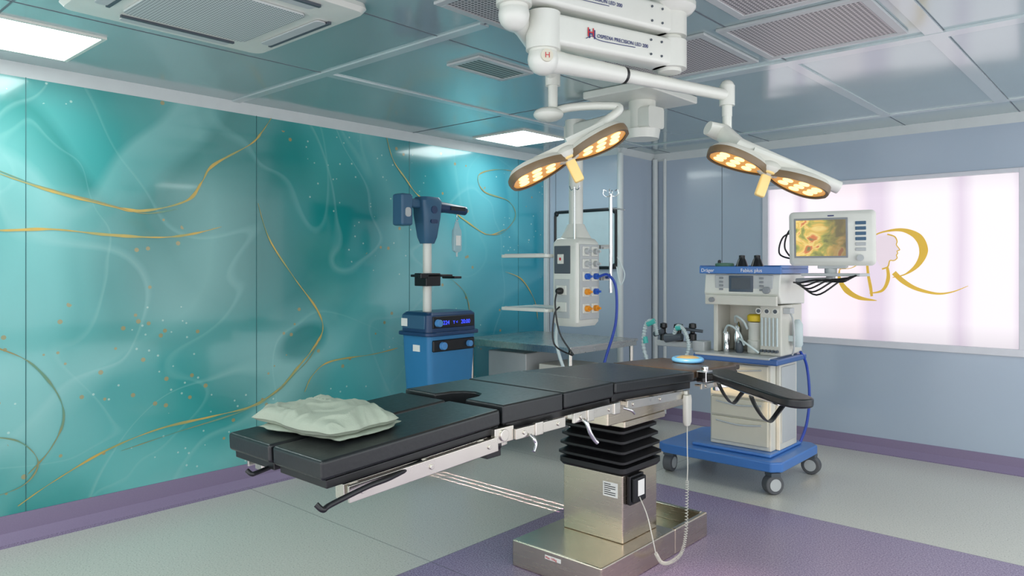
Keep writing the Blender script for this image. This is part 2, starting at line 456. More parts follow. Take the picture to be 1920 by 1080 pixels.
g = G(); g.loops([[(-3.93, YB, .12), (-3.93, YB - .006, .12), (-3.93, YB - .006, .05), (-3.93, YB - .05, 0), (-3.93, YB, 0)], [(XR, YB, .12), (XR, YB - .006, .12), (XR, YB - .006, .05), (XR, YB - .05, 0), (XR, YB, 0)]])
mk('baseboard_back', g, m_purple, kind='structure', label='purple coved vinyl skirting', flat=True)
g = G(); g.box(XL, -3.915, 5.925, 5.94, 0, .12); g.box(-3.93, -3.915, 5.93, YB, 0, .12)
mk('baseboard_corner', g, m_purple, kind='structure', label='purple vinyl skirting', flat=True)
g = G(); g.box(WX0, WX1, YB + .02, YB + .05, WZ0, WZ1, 0)
mk('window_1', g, m_window, kind='structure', label='frosted window glowing pinkish white', flat=True)
g = G(); t_ = .045
g.box(WX0 - .02, WX0 + t_ - .01, YB - .015, YB + .02, WZ0 - .04, WZ1 + .03); g.box(WX1 - t_ + .01, WX1 + .02, YB - .015, YB + .02, WZ0 - .04, WZ1 + .03)
g.box(WX0, WX1, YB - .014, YB + .02, WZ1 - .005, WZ1 + .03); g.box(WX0, WX1, YB - .02, YB + .02, WZ0 - .04, WZ0 + .015)
mk('trim_10', g, m_sill, kind='structure', label='thin white window frame', bevel=.004)

def flat_ribbon(g, pts, ws, y, m=0, k=10):
    P = smooth([(a, y, b) for a, b in pts], k); n = len(P); vs = []; fs = []
    for i, p in enumerate(P):
        d = (P[min(i + 1, n - 1)] - P[max(i - 1, 0)]).normalized(); q = V((-d.z, 0, d.x))
        t = i / (n - 1) * (len(ws) - 1); j = min(int(t), len(ws) - 2); w = ws[j] * (1 - t + j) + ws[j + 1] * (t - j)
        vs += [p + q * w / 2, p - q * w / 2]
    for i in range(n - 1): fs.append((2 * i, 2 * i + 1, 2 * i + 3, 2 * i + 2))
    g.add(vs, fs, m)
lg = thing('window_logo', (-1.6, YB + .018, 1.27), 'gold monogram with woman profile stuck on frosted window', 'logo')
g = G(); yl = YB + .016
flat_ribbon(g, [(-1.86, 1.74), (-1.82, 1.81), (-1.73, 1.845), (-1.60, 1.85), (-1.49, 1.79), (-1.45, 1.68), (-1.49, 1.57), (-1.58, 1.49), (-1.68, 1.46)], [.004, .010, .014, .03, .06, .065, .04, .012, .006], yl)
flat_ribbon(g, [(-1.67, 1.50), (-1.60, 1.43), (-1.50, 1.37), (-1.36, 1.335), (-1.25, 1.35), (-1.14, 1.40)], [.04, .04, .03, .018, .010, .003], yl)
flat_ribbon(g, [(-1.76, 1.62), (-1.72, 1.54), (-1.715, 1.44), (-1.76, 1.35), (-1.86, 1.325)], [.004, .022, .03, .022, .004], yl)
flat_ribbon(g, [(-2.10, 1.53), (-2.10, 1.44), (-2.04, 1.345), (-1.94, 1.285), (-1.80, 1.265)], [.006, .03, .05, .035, .004], yl)
flat_ribbon(g, [(-2.10, 1.53), (-2.00, 1.54), (-1.92, 1.60), (-1.87, 1.68), (-1.86, 1.76)], [.004, .006, .012, .016, .006], yl)
flat_ribbon(g, [(-2.09, 1.52), (-2.11, 1.60), (-2.08, 1.70), (-2.00, 1.77), (-1.90, 1.80), (-1.82, 1.79)], [.004, .012, .016, .012, .008, .004], yl)
flat_ribbon(g, [(-1.84, 1.79), (-1.875, 1.65), (-1.87, 1.50), (-1.85, 1.38), (-1.84, 1.30)], [.006, .018, .022, .026, .02], yl)
prof = [(-1.72, 1.82), (-1.665, 1.80), (-1.645, 1.76), (-1.65, 1.73), (-1.625, 1.69), (-1.645, 1.68), (-1.64, 1.66), (-1.65, 1.645), (-1.645, 1.62), (-1.67, 1.60), (-1.70, 1.60), (-1.715, 1.55), (-1.76, 1.53)]
flat_ribbon(g, prof, [.012, .010, .008, .008, .008, .008, .008, .010, .014], yl - .001, k=4)
mk('monogram', g, m_goldlogo, lg, flat=True)
g = G()
g.prism([(-1.79, 1.80)] + prof + [(-1.80, 1.60), (-1.82, 1.70)], yl - .0005, yl + .0005, 'y'); mk('profile', g, m_facefilm, lg, label='pale mauve profile of a woman', flat=True)

# ------------------------------------------------------------------ ceiling fittings
def light_panel(x0, x1, y0, y1):
    o = thing('ceiling_or_added_fill_panel', ((x0 + x1) / 2, (y0 + y1) / 2, H - .012), 'square white recessed ceiling light panel or added unseen fill panel, lit', 'ceiling light', 'ceiling light panels')
    g = G(); f = .02
    g.box(x0, x1, y0, y0 + f, H - .012, H); g.box(x0, x1, y1 - f, y1, H - .012, H); g.box(x0, x0 + f, y0 + f, y1 - f, H - .012, H); g.box(x1 - f, x1, y0 + f, y1 - f, H - .012, H)
    mk('frame', g, m_white, o)
    g = G(); g.box(x0 + f, x1 - f, y0 + f, y1 - f, H - .008, H - .001); mk('diffuser', g, m_glow, o, flat=True)
light_panel(-4.55, -3.95, .74, 1.36)
light_panel(-4.58, -3.98, 4.58, 5.18)
light_panel(-.4, .2, 1.2, 1.8)  # this and the next two panels are unseen, added as fill light
light_panel(-2.0, -1.4, -.5, .1)
light_panel(.4, 1.0, 4.2, 4.8)

ac = thing('air_conditioner', (-3.07, 1.49, H - .05), 'white ceiling cassette air conditioner with square grille', 'air conditioner')
g = G(); cx, cy = -3.07, 1.49
g.loops([[(x, y, z) for x, y in rr(cx, cy, w, w, r)] for w, r, z in ((.94, .05, H), (.95, .05, H - .02), (.92, .05, H - .04), (.60, .03, H - .045))])
mk('panel', g, m_white, ac)
g = G(); g.prism(rr(cx, cy, .56, .56, .03), H - .056, H - .045); mk('grille', g, m_grille, ac, bevel=.003)
for dx, dy in ((.375, 0), (-.375, 0), (0, .375), (0, -.375)):
    g = G(); w, l = (.055, .5) if dx else (.5, .055)
    g.prism(rr(cx + dx, cy + dy, w, l, .02), H - .052, H - .044); ob = mk('louvre', g, m_lgrey, ac, bevel=.003)
    g = G()
    if dx: g.box(cx + dx + .025, cx + dx + .041, cy - .26, cy + .26, H - .0535, H - .042)
    else: g.box(cx - .26, cx + .26, cy + dy + .025, cy + dy + .041, H - .0535, H - .042)
    mk('air_slot', g, m_dgrey, ac)

def diffuser(x0, x1, y0, y1, mat, lab, cat='air vent', fr=m_lgrey, f=.04):
    o = thing('air_diffuser', ((x0 + x1) / 2, (y0 + y1) / 2, H - .014), lab, cat, 'ceiling air diffusers')
    g = G(); z0, z1 = H - .014, H
    g.box(x0, x1, y0, y0 + f, z0, z1); g.box(x0, x1, y1 - f, y1, z0, z1); g.box(x0, x0 + f, y0 + f, y1 - f, z0, z1); g.box(x1 - f, x1, y0 + f, y1 - f, z0, z1)
    mk('frame', g, fr, o, bevel=.003)
    g = G(); g.box(x0 + f, x1 - f, y0 + f, y1 - f, H - .01, H - .001); mk('grille', g, mat, o, flat=True)
for r in ((-1.62, -.93, 3.28, 3.93), (-2.36, -1.68, 3.28, 3.93), (-2.36, -1.76, 2.12, 2.76), (-1.46, -.93, 2.55, 3.2)):
    diffuser(*r, m_perf, 'perforated grey metal ceiling air diffuser with steel frame')
diffuser(-3.03, -2.77, 2.82, 3.28, m_slat, 'small slotted ceiling air vent with grey frame', f=.035)

# ------------------------------------------------------------------ operating table
ot = thing('operating_table', (-2.24, 3.34, 0), 'black cushioned operating table on stainless steel pedestal', 'operating table')
g = G()
g.box(-2.52, -1.96, 2.81, 3.50, .0, .137)
g.box(-2.52, -2.49, 3.50, 3.87, 0, .137); g.box(-1.99, -1.96, 3.50, 3.87, 0, .137); g.box(-2.49, -1.99, 3.84, 3.87, 0, .137); g.box(-2.49, -1.99, 3.50, 3.84, 0, .05)
mk('base', g, m_steel, ot, label='brushed steel floor base with open rear tray', bevel=.008)
g = G(); g.box(-2.43, -2.05, 3.127, 3.46, .137, .485); g.box(-2.31, -2.17, 3.46, 3.52, .137, .40)
mk('column', g, m_steel, ot, bevel=.006)
Ls = []
def rect(w, l, z, r=.03): return [(x, y, z) for x, y in rr(-2.24, 3.293, w, l, r)]
Ls += [rect(.40, .36, .485), rect(.42, .38, .50), rect(.42, .38, .525)]
for i in range(5):
    z = .53 + i * .05; s_ = 1 - .03 * i
    Ls += [rect(.36 * s_, .32 * s_, z, .02), rect(.43 * s_, .39 * s_, z + .018, .03), rect(.43 * s_, .39 * s_, z + .03, .03), rect(.36 * s_, .32 * s_, z + .048, .02)]
Ls.append(rect(.38, .34, .785))
g = G(); g.loops(Ls); mk('bellows', g, m_rubber, ot, label='black rubber accordion bellows', ang=25)
g = G(); g.box(-2.46, -2.02, 2.95, 3.70, .77, .885); g.box(-2.40, -2.08, 2.5, 2.95, .84, .885); g.box(-2.46, -2.02, 3.1, 3.5, .735, .77)
mk('frame', g, m_steel, ot, bevel=.006)

legX = Matrix.Translation((0, 2.10, .99)) @ Matrix.Rotation(math.radians(3.0), 4, 'X') @ Matrix.Translation((0, -2.10, -1.0))
backX = Matrix.Translation((0, 2.89, 1.0)) @ Matrix.Rotation(math.radians(-2.3), 4, 'X') @ Matrix.Translation((0, -2.89, -1.0))
for x0, x1 in ((-2.54, -2.252), (-2.235, -1.94)):
    g = G(); g.box(x0, x1, 1.28, 2.095, .935, 1.0, 0, legX)
    mk('leg_cushion', g, m_vinyl, ot, bevel=.012, seg=3)
    g = G(); g.box(x0 + .01, x1 - .01, 1.30, 2.09, .905, .934, 0, legX)
    mk('leg_plate', g, m_black, ot, bevel=.004)
seat = [(-2.54, 2.11), (-2.34, 2.11), (-2.33, 2.20), (-2.30, 2.245), (-2.25, 2.26), (-2.20, 2.245), (-2.165, 2.20), (-2.155, 2.11), (-1.94, 2.11), (-1.94, 2.495), (-2.54, 2.495)]
g = G(); g.prism(seat, .925, 1.003); mk('seat_cushion', g, m_vinyl, ot, bevel=.010, seg=3)
g = G(); g.box(-2.54, -1.94, 2.505, 2.885, .93, 1.003); mk('hip_cushion', g, m_vinyl, ot, bevel=.011, seg=3)
g = G(); g.box(-2.54, -1.94, 2.897, 3.68, .945, 1.0, 0, backX); mk('back_cushion', g, m_vinyl, ot, bevel=.012, seg=3)
g = G(); g.box(-2.50, -1.97, 3.695, 4.28, .95, 1.0, 0, backX); mk('head_cushion', g, m_vinylb, ot, bevel=.012, seg=3)
g = G(); g.box(-2.44, -2.03, 4.29, 4.46, .952, .995, 0, backX); mk('head_cushion', g, m_vinylb, ot, bevel=.012, seg=3)
g = G(); g.box(-2.52, -1.96, 2.13, 2.88, .893, .925); mk('support_plate', g, m_black, ot, bevel=.004)
g = G(); g.box(-2.52, -1.96, 2.9, 3.67, .905, .944, 0, backX); g.box(-2.44, -2.04, 3.66, 4.44, .92, .949, 0, backX); mk('support_plate', g, m_black, ot, bevel=.004)
def rail(y0, y1, z0, z1, X=None, nm='side_rail'):
    for xs in (-1, 1):
        xc = -2.24 + xs * .318
        g = G(); g.box(xc - .006, xc + .006, y0, y1, z0, z1, 0, X)
        n = max(2, int((y1 - y0) / .3) + 1)
        for i in range(n):
            y = y0 + .05 + (y1 - y0 - .1) * i / (n - 1)
            a, b = sorted((xc, -2.24 + xs * .26)); g.box(a, b, y - .015, y + .015, z0 + .01, z1 - .01, 0, X)
            g.cyl((xc - xs * .004, y, (z0 + z1) / 2), (xc + xs * .012, y, (z0 + z1) / 2), .009, n=12, X=X)
        mk(nm, g, m_steelh, ot, bevel=.002)
rail(1.36, 2.05, .850, .905, legX, 'leg_rail')
rail(2.16, 2.48, .862, .905); rail(2.54, 2.86, .866, .91); rail(2.97, 3.58, .868, .91, backX); rail(3.72, 4.2, .90, .93, backX)
for x in (-2.50, -1.985):
    g = G(); g.box(x - .025, x + .025, 1.37, 2.15, .845, .90, 0, legX); mk('leg_support', g, m_steelh, ot, bevel=.003)
for x in (-2.54, -1.94):
    g = G(); g.box(x - .012, x + .012, 2.05, 2.16, .86, .92); g.cyl((x - .02, 2.10, .89), (x + .02, 2.10, .89), .024, n=20); mk('leg_joint', g, m_steelh, ot, bevel=.003)
for y in (2.30, 2.66, 2.87):
    g = G(); g.box(-1.93, -1.91, y - .025, y + .025, .858, .912); mk('rail_clamp', g, m_steelh, ot, bevel=.004)
def handle(pts, r, mat, nm):
    g = G(); g.tube(smooth(pts, 6), r, 12); mk(nm, g, mat, ot)
handle([(-1.91, 2.60, .875), (-1.89, 2.60, .86), (-1.88, 2.61, .82), (-1.875, 2.635, .785), (-1.87, 2.65, .77)], .009, m_chrome, 'lever_handle')
handle([(-1.91, 2.24, .87), (-1.89, 2.24, .855), (-1.885, 2.245, .835), (-1.88, 2.225, .81)], .007, m_chrome, 'lever_handle')
handle([(-1.91, 2.92, .88), (-1.88, 2.94, .87), (-1.88, 2.97, .85)], .006, m_chrome, 'lever_handle')
handle([(-1.96, 1.70, .86), (-1.90, 1.52, .855), (-1.89, 1.42, .85), (-1.89, 1.28, .825), (-1.885, 1.25, .818), (-1.90, 1.235, .835)], .009, m_black, 'release_lever')
handle([(-2.32, 1.60, .87), (-2.31, 1.4, .865), (-2.30, 1.27, .85), (-2.30, 1.245, .848), (-2.315, 1.235, .86)], .008, m_black, 'release_lever')
g = G(); g.cyl((-1.99, 2.0, .845), (-1.99, 2.12, .845), .035); g.box(-2.02, -1.96, 2.04, 2.12, .80, .86); mk('gearbox', g, m_black, ot, bevel=.004)
g = G(); g.box(-2.17, -2.08, 3.1255, 3.127, .365, .44); rl = mk('rating_label', g, m_label, ot, flat=True)
for i in range(6):
    g = G(); g.box(-2.163, -2.163 + (.07 if i % 3 else .04), 3.1245, 3.1256, .427 - i * .0105, .431 - i * .0105); mk('label_print', g, m_inkb, rl, flat=True)
g = G(); g.box(-2.05, -2.025, 3.16, 3.29, .33, .48); g.box(-2.025, -2.005, 3.17, 3.28, .345, .47); mk('control_socket', g, m_black, ot, bevel=.006)
g = G(); g.box(-2.005, -2.004, 3.20, 3.26, .375, .455); mk('socket_label', g, m_label, ot, flat=True)
g = G(); g.box(-2.30, -2.20, 2.809, 2.81, .095, .115); mk('base_sticker', g, m_label, ot, flat=True)
text('base_sticker_print', 'Max 135kg', .016, m_red, (-2.295, 2.808, .099), (1, 0, 0), (0, 0, 1), ot)
g = G(); g.loops([[(x, y, z) for x, y in rr(-1.90, 3.52, w, l, .01)] for w, l, z in ((.022, .035, .70), (.03, .055, .72), (.03, .06, .84), (.028, .05, .865))])
g.tube([(-1.91, 3.52, .865), (-1.91, 3.52, .885)], .012, 10)
mk('hand_control', g, m_offw, ot, bevel=.003)
path = smooth([(-1.90, 3.52, .71), (-1.90, 3.52, .60), (-1.895, 3.515, .48), (-1.895, 3.51, .41)], 6)
coilp = smooth([(-1.895, 3.51, .41), (-1.895, 3.505, .28), (-1.89, 3.485, .13), (-1.885, 3.43, .05), (-1.885, 3.32, .035), (-1.885, 3.23, .06), (-1.89, 3.18, .12)], 70)
co = []
for i, p in enumerate(coilp):
    d = (coilp[min(i + 1, len(coilp) - 1)] - coilp[max(i - 1, 0)]).normalized(); u = V((1, 0, 0)); w = d.cross(u).normalized()
    a = i * 2 * math.pi / 7.2; co.append(p + (u * math.cos(a) + w * math.sin(a)) * .0080)
tail = smooth([coilp[-1], (-1.90, 3.165, .20), (-1.94, 3.18, .30), (-2.01, 3.22, .37)], 6)
g = G(); g.tube(path, .0030, 8); g.tube(co, .0020, 6); g.tube(tail, .0028, 8); mk('coiled_cord', g, m_offw, ot, label='off-white coiled control cord')
d = V((.70, -.50, 0)).normalized(); q = V((-d.y, d.x, 0))
AX = Matrix((d, q, V((0, 0, 1)))).transposed().to_4x4(); AX.translation = V((-1.98, 3.98, 0))
AX = AX @ Matrix.Rotation(math.radians(1.5), 4, 'Y')
out = [(0, -.085), (.2, -.09), (.55, -.085), (.78, -.08)] + [(.80 + .075 * math.cos(a), .075 * math.sin(a)) for a in [math.radians(x) for x in range(-80, 81, 20)]] + [(.78, .08), (.55, .085), (.2, .09), (0, .085)]
g = G(); g.prism(out, .905, .95, X=AX); mk('arm_board', g, m_vinyl, ot, label='black padded arm board with rounded end', bevel=.012, seg=3)
g = G(); g.box(.02, .72, -.05, .05, .89, .905, X=AX); g.box(-.02, .10, -.03, .03, .86, .895, X=AX); g.cyl((0.02, 0, .83), (0.02, 0, .90), .022, X=AX); mk('arm_board_bracket', g, m_chrome, ot, bevel=.003)
g = G(); g.box(-1.965, -1.90, 3.74, 3.82, .90, .965); g.cyl((-1.93, 3.78, .96), (-1.93, 3.78, .99), .02); mk('arm_board_clamp', g, m_chrome, ot, bevel=.006)
for cx_, rad in ((.22, .10), (.58, .115)):
    g = G(); pts = []
    for i in range(25):
        a = math.radians(180 + 180 * i / 24)
        pts.append((cx_ + .05 * math.sin(a * 2), rad * math.cos(a), .91 + 1.15 * rad * math.sin(a)))
    Ls = [[(p[0] - .018, p[1], p[2]), (p[0] + .018, p[1], p[2]), (p[0] + .018, p[1] * .95, p[2] + .005), (p[0] - .018, p[1] * .95, p[2] + .005)] for p in pts]
    g.loops(Ls, X=AX); mk('arm_strap', g, m_black, ot, label='black webbing arm strap')

# folded sheet: one soft puffy fold over a thin under-layer
def soft(g, cx, cy, z0, w, l, h, rot, seed, nx=90, ny=64, dome=0., X=None, amp=.012, crease=.0):
    vs = []; R = Matrix.Rotation(math.radians(rot), 4, 'Z')
    for side in (1, 0):
        for j in range(ny + 1):
            for i in range(nx + 1):
                u = -1 + 2 * i / nx; v = -1 + 2 * j / ny
                e = max(0, 1 - abs(u) ** 6) ** .5 * max(0, 1 - abs(v) ** 6) ** .5
                x = u * (w / 2) + .035 * noise.noise(V((v * 1.3, seed, 0))) * u + .006 * noise.noise(V((v * 5, seed, 2)))
                y = v * l / 2 + .035 * noise.noise(V((u * 1.3, seed, 5))) * v + .006 * noise.noise(V((u * 5, seed, 9)))
                if side:
                    wr = noise.noise(V((u * 1.4 + seed, v * 1.4, 1))) + .9 * abs(noise.noise(V((u * 1.1 + v * 1.9, v * .9 - u * 1.4 + seed, 2))))
                    cr = crease * (1 - abs(noise.noise(V((u * 2.4 - v * 1.2 + seed, v * 2.0 + u, 6))) * 2.2)) ** 3
                    z = z0 + h * (.5 + .5 * e) + (amp * wr + max(-.01, cr) + dome * (1 - u * u) * (1 - v * v)) * min(1, e * 1.2)
                else: z = z0 + h * (.5 - .5 * e)
                p = R @ V((x, y, 0)); vs.append((cx + p.x, cy + p.y, z))
    N = (nx + 1) * (ny + 1); fs = []
    for j in range(ny):
        for i in range(nx):
            a = j * (nx + 1) + i
            fs.append((a, a + 1, a + nx + 2, a + nx + 1)); fs.append((N + a, N + a + nx + 1, N + a + nx + 2, N + a + 1))
    per = [i for i in range(nx)] + [j * (nx + 1) + nx for j in range(ny)] + [ny * (nx + 1) + i for i in range(nx, 0, -1)] + [j * (nx + 1) for j in range(ny, 0, -1)]
    for k in range(len(per)):
        a, b = per[k], per[(k + 1) % len(per)]; fs.append((a, N + a, N + b, b))
    g.add(vs, fs, 0, X)
g = G()
TX = Matrix.Translation((0, 1.55, .966)) @ Matrix.Rotation(math.radians(2.5), 4, 'X') @ Matrix.Translation((0, -1.55, -.966))
soft(g, -2.28, 1.545, .966, .45, .30, .016, 8, 1.3, X=TX, amp=.003)
soft(g, -2.295, 1.535, .974, .47, .30, .050, 1, 7.7, dome=.020, X=TX, amp=.020, crease=.010)
mk('folded_sheet', g, m_sheet, label='folded sage-grey cotton sheet lying on the operating table', cat='folded sheet', ang=70)

mo = thing('anesthesia_mask', (-2.22, 4.12, .96), 'blue and yellow round anesthesia mask on table head', 'anesthesia mask')
g = G(); g.tube([V((-2.22 + .085 * math.cos(a), 4.12 + .085 * math.sin(a), .970)) for a in [2 * math.pi * i / 32 for i in range(33)]], .015, 12); mk('cushion_ring', g, m_knob, mo)
g = G(); g.lathe((-2.22, 4.12, .968), [(.075, 0), (.07, .014), (.05, .022), (.03, .024), (.02, .024)], 24); mk('dome', g, M('mask_tan', (150, 136, 96), .4), mo)

# ------------------------------------------------------------------ anesthesia machine
am = thing('anesthesia_machine', (-2.38, 5.2, 0), 'white and blue wheeled anesthesia machine with drawers', 'anesthesia machine')
g = G(); g.prism([(-2.86, 4.86), (-2.80, 4.82), (-1.98, 4.82), (-1.92, 4.88), (-1.92, 5.54), (-1.98, 5.60), (-2.80, 5.60), (-2.86, 5.54)], .155, .225)
g.prism([(-2.62, 4.92), (-2.02, 4.92), (-2.02, 5.5), (-2.62, 5.5)], .225, .25)
mk('base', g, m_blue, am, bevel=.012, seg=3)
for x, y, r_ in ((-1.99, 4.88, 20), (-1.97, 5.55, -30), (-2.80, 4.92, 60), (-2.80, 5.54, 10)):
    RX = Matrix.Translation((x, y, 0)) @ Matrix.Rotation(math.radians(r_ + 35), 4, 'Z')
    g = G(); 
    g.cyl((0, -.034, .068), (0, .034, .068), .068, n=32, X=RX)
    cst = mk('caster', g, m_wheel, am, bevel=.010)
    g = G(); g.cyl((0, -.037, .068), (0, .037, .068), .042, n=28, X=RX); mk('hub', g, m_lgrey, cst)
    g = G(); g.box(-.035, .035, -.040, .040, .125, .150, X=RX); g.cyl((0, 0, .12), (0, 0, .158), .03, X=RX); mk('fork', g, m_dgrey, cst)
BX0, BX1, BY0, BY1 = -2.51, -2.05, 5.0, 5.40
g = G(); g.box(BX0, BX1, BY0, BY1, .25, .86); g.box(BX1, BX1 + .03, BY0 + .08, BY1, .25, .86); mk('body', g, m_offw, am, bevel=.008)
for z0, z1 in ((.28, .46), (.47, .60), (.61, .73), (.74, .85)):
    g = G(); g.box(BX0 + .015, BX1 - .015, BY0 - .022, BY0 + .002, z0, z1); dr = mk('drawer', g, m_cream, am, bevel=.008)
    g = G(); P = smooth([(BX0 + .06, BY0 - .026, z1 - .03), (-2.28, BY0 - .03, z1 - .045), (BX1 - .06, BY0 - .026, z1 - .03)], 8); g.tube(P, .006, 8); mk('handle', g, m_lgrey, dr)
g = G(); g.box(-2.60, -1.965, 4.90, 5.45, .868, .912); mk('worktop', g, m_blued, am, bevel=.012)
g = G(); g.box(-2.58, -2.02, 4.895, 5.40, .905, .922); mk('worktop_mat', g, m_lgrey, am, bevel=.003)
g = G(); g.box(-2.50, -1.99, 5.24, 5.42, .922, 1.28); g.box(-2.145, -1.99, 5.03, 5.24, .922, 1.28); g.box(-2.50, -2.465, 5.03, 5.24, .922, 1.28)
mk('column', g, m_offw, am, bevel=.008)
g = G(); g.prism([(4.95, 1.36), (4.99, 1.29), (5.42, 1.28), (5.42, 1.50), (4.97, 1.50)], -2.535, -1.97, 'x'); mk('display_housing', g, m_white, am, bevel=.01)
g = G(); g.box(-2.52, -1.985, 4.935, 4.96, 1.275, 1.345); mk('control_strip', g, m_offw, am, bevel=.006)
g = G(); g.box(-2.45, -2.02, 4.955, 4.968, 1.36, 1.49); mk('control_panel', g, m_lgrey, am, bevel=.004)
g = G(); g.box(-2.34, -2.16, 4.948, 4.956, 1.37, 1.485); scn = mk('screen', g, m_screenb, am, bevel=.003)
g = G(); g.box(-2.32, -2.18, 4.9465, 4.949, 1.39, 1.47); mk('screen_glass', g, m_dgrey, scn, flat=True)
for i in range(8):
    g = G(); z = 1.38 + (i % 4) * .027; x = -2.40 if i < 4 else -2.10
    g.box(x - .014, x + .014, 4.946, 4.957, z, z + .014); mk('button', g, m_grey, am, bevel=.002)
g = G(); g.cyl((-2.06, 4.925, 1.385), (-2.06, 4.957, 1.385), .024); mk('knob', g, m_grey, am, bevel=.003)
g = G(); g.cyl((-2.46, 4.905, 1.31), (-2.46, 4.937, 1.31), .018); mk('knob', g, m_grey, am, bevel=.003)
for i in range(3):
    g = G(); g.cyl((-2.15 + i * .06, 5.02, 1.235), (-2.15 + i * .06, 5.032, 1.235), .022); ga = mk('gauge', g, m_white, am)
    g = G(); g.cyl((-2.15 + i * .06, 5.017, 1.235), (-2.15 + i * .06, 5.021, 1.235), .014); mk('gauge_face', g, m_dgrey, ga)
g = G(); g.box(-2.56, -1.95, 4.93, 5.44, 1.502, 1.535)
g.box(-2.56, -2.545, 4.93, 5.44, 1.535, 1.56); g.box(-1.965, -1.95, 4.93, 5.44, 1.535, 1.56); g.box(-2.545, -1.965, 5.425, 5.44, 1.535, 1.56); g.box(-2.56, -1.95, 4.925, 4.945, 1.50, 1.552)
mk('top_tray', g, m_blue, am, bevel=.005)
text('lettering', 'Dräger', .036, m_whitep, (-2.545, 4.9235, 1.512), (1, 0, 0), (0, 0, 1), am)
text('lettering', 'Fabius plus', .036, m_whitep, (-2.24, 4.9235, 1.512), (1, 0, 0), (0, 0, 1), am)
g = G(); g.lathe((-2.21, 5.11, .922), [(.05, 0), (.058, .01), (.058, .09), (.05, .10), (.05, .19), (.056, .20), (.056, .225), (.03, .23)], 28); vp = mk('absorber', g, m_white, am)
g = G(); g.lathe((-2.21, 5.11, 1.155), [(.056, 0), (.058, .01), (.058, .04), (.045, .05), (.02, .052)], 28); mk('cap', g, m_yellow, vp)
for x, y, h_, r_ in ((-2.43, 5.10, .13, .026), (-2.36, 5.14, .18, .03), (-2.31, 5.06, .07, .028), (-2.39, 5.02, .05, .022)):
    g = G(); g.lathe((x, y, .922), [(r_ * .8, 0), (r_, .01), (r_, h_), (r_ * .6, h_ + .02), (r_ * .4, h_ + .04), (r_ * .3, h_ + .04)], 20); mk('valve', g, m_chrome if r_ != .028 else m_dgrey, am)
for pts in ([(-2.44, 5.08, 1.06), (-2.38, 5.03, 1.12), (-2.30, 5.02, 1.08), (-2.27, 5.05, .98)], [(-2.36, 5.10, 1.14), (-2.33, 5.04, 1.19), (-2.27, 5.03, 1.16), (-2.25, 5.06, 1.10)], [(-2.31, 5.04, 1.0), (-2.28, 4.99, 1.03), (-2.20, 4.97, .99), (-2.14, 5.0, .94)]):
    g = G(); g.tube(smooth(pts, 6), .008, 10); mk('hose', g, m_hosew, am)
for i in range(5):
    g = G(); g.cyl((-2.125 + i * .027, 5.022, .99), (-2.125 + i * .027, 5.022, 1.19), .007, n=10); mk('flow_tube', g, m_hosew, am)
    g = G(); g.cyl((-2.125 + i * .027, 5.0, .955), (-2.125 + i * .027, 5.03, .955), .010, n=12); mk('flow_knob', g, m_dgrey, am)
g = G(); g.lathe((-1.94, 5.2, .98), [(.026, 0), (.036, .02), (.036, .16), (.026, .18), (.015, .195)], 20); g.box(-1.99, -1.94, 5.16, 5.24, 1.02, 1.06); mk('suction_jar', g, m_hosew, am)
g = G(); g.box(-1.99, -1.94, 5.06, 5.14, 1.22, 1.26); g.tube(smooth([(-1.96, 5.08, 1.24), (-1.92, 5.06, 1.18), (-1.92, 5.08, 1.0), (-1.94, 5.10, .93)], 6), .007, 8); mk('side_fitting', g, m_lgrey, am, bevel=.004)
g = G(); g.tube(smooth([(-1.98, 5.36, .93), (-1.96, 5.43, .82), (-1.94, 5.43, .6), (-1.95, 5.40, .4), (-1.98, 5.36, .27)], 8), .010, 10); mk('blue_hose', g, m_hoseb, am)
g = G(); g.box(-2.022, -2.012, 5.10, 5.36, .30, .84); mk('side_panel', g, m_lgrey, am, bevel=.004)
g = G(); g.box(-2.98, -2.58, 5.02, 5.10, .93, .975); g.box(-2.66, -2.56, 5.0, 5.12, .91, .99); mk('breathing_block', g, m_lgrey, am, bevel=.008)
for x, z, r_ in ((-2.93, .975, .03), (-2.80, .975, .038), (-2.68, .985, .03)):
    g = G(); g.lathe((x, 5.05, z), [(r_, 0), (r_, .05), (r_ * .6, .06), (r_ * .6, .09), (r_, .10), (r_ * .9, .13), (.01, .135)], 18); mk('valve', g, m_black, am)
g = G(); g.cyl((-2.86, 4.96, 1.0), (-2.72, 4.96, 1.02), .035, .025); mk('flow_sensor', g, m_dgrey, am)
g = G(); g.cyl((-2.98, 5.0, 1.02), (-2.90, 4.98, 1.05), .02); mk('flow_sensor', g, m_dgrey, am)
g = G(); g.cyl((-2.78, 5.0, 1.08), (-2.60, 5.06, 1.06), .012); mk('flow_sensor', g, m_dgrey, am)
def corr(pts, r, mat, nm, par, k=30):
    P = smooth(pts, k); R = [r * (1 + .16 * (1 if i % 4 < 2 else -1)) for i in range(len(P))]
    g = G(); g.tube(P, R, 12); mk(nm, g, mat, par, label='corrugated breathing hose')
corr([(-2.99, 4.98, .70), (-3.05, 4.95, .92), (-3.02, 4.94, 1.10), (-2.96, 4.95, 1.12), (-2.94, 4.97, 1.02)], .015, m_hosew, 'breathing_hose', am)
corr([(-2.80, 4.97, 1.0), (-2.74, 4.93, 1.10), (-2.68, 4.93, 1.06), (-2.66, 4.95, .94), (-2.70, 4.93, .80)], .014, m_hosew, 'breathing_hose', am)
for a_, b_ in (((-3.01, 4.94, 1.10), (-2.95, 4.95, 1.13)), ((-3.03, 4.95, .95), (-3.04, 4.95, 1.0)), ((-2.75, 4.93, 1.085), (-2.71, 4.93, 1.095))):
    g = G(); g.cyl(a_, b_, .021); mk('hose_connector', g, m_teal, am)

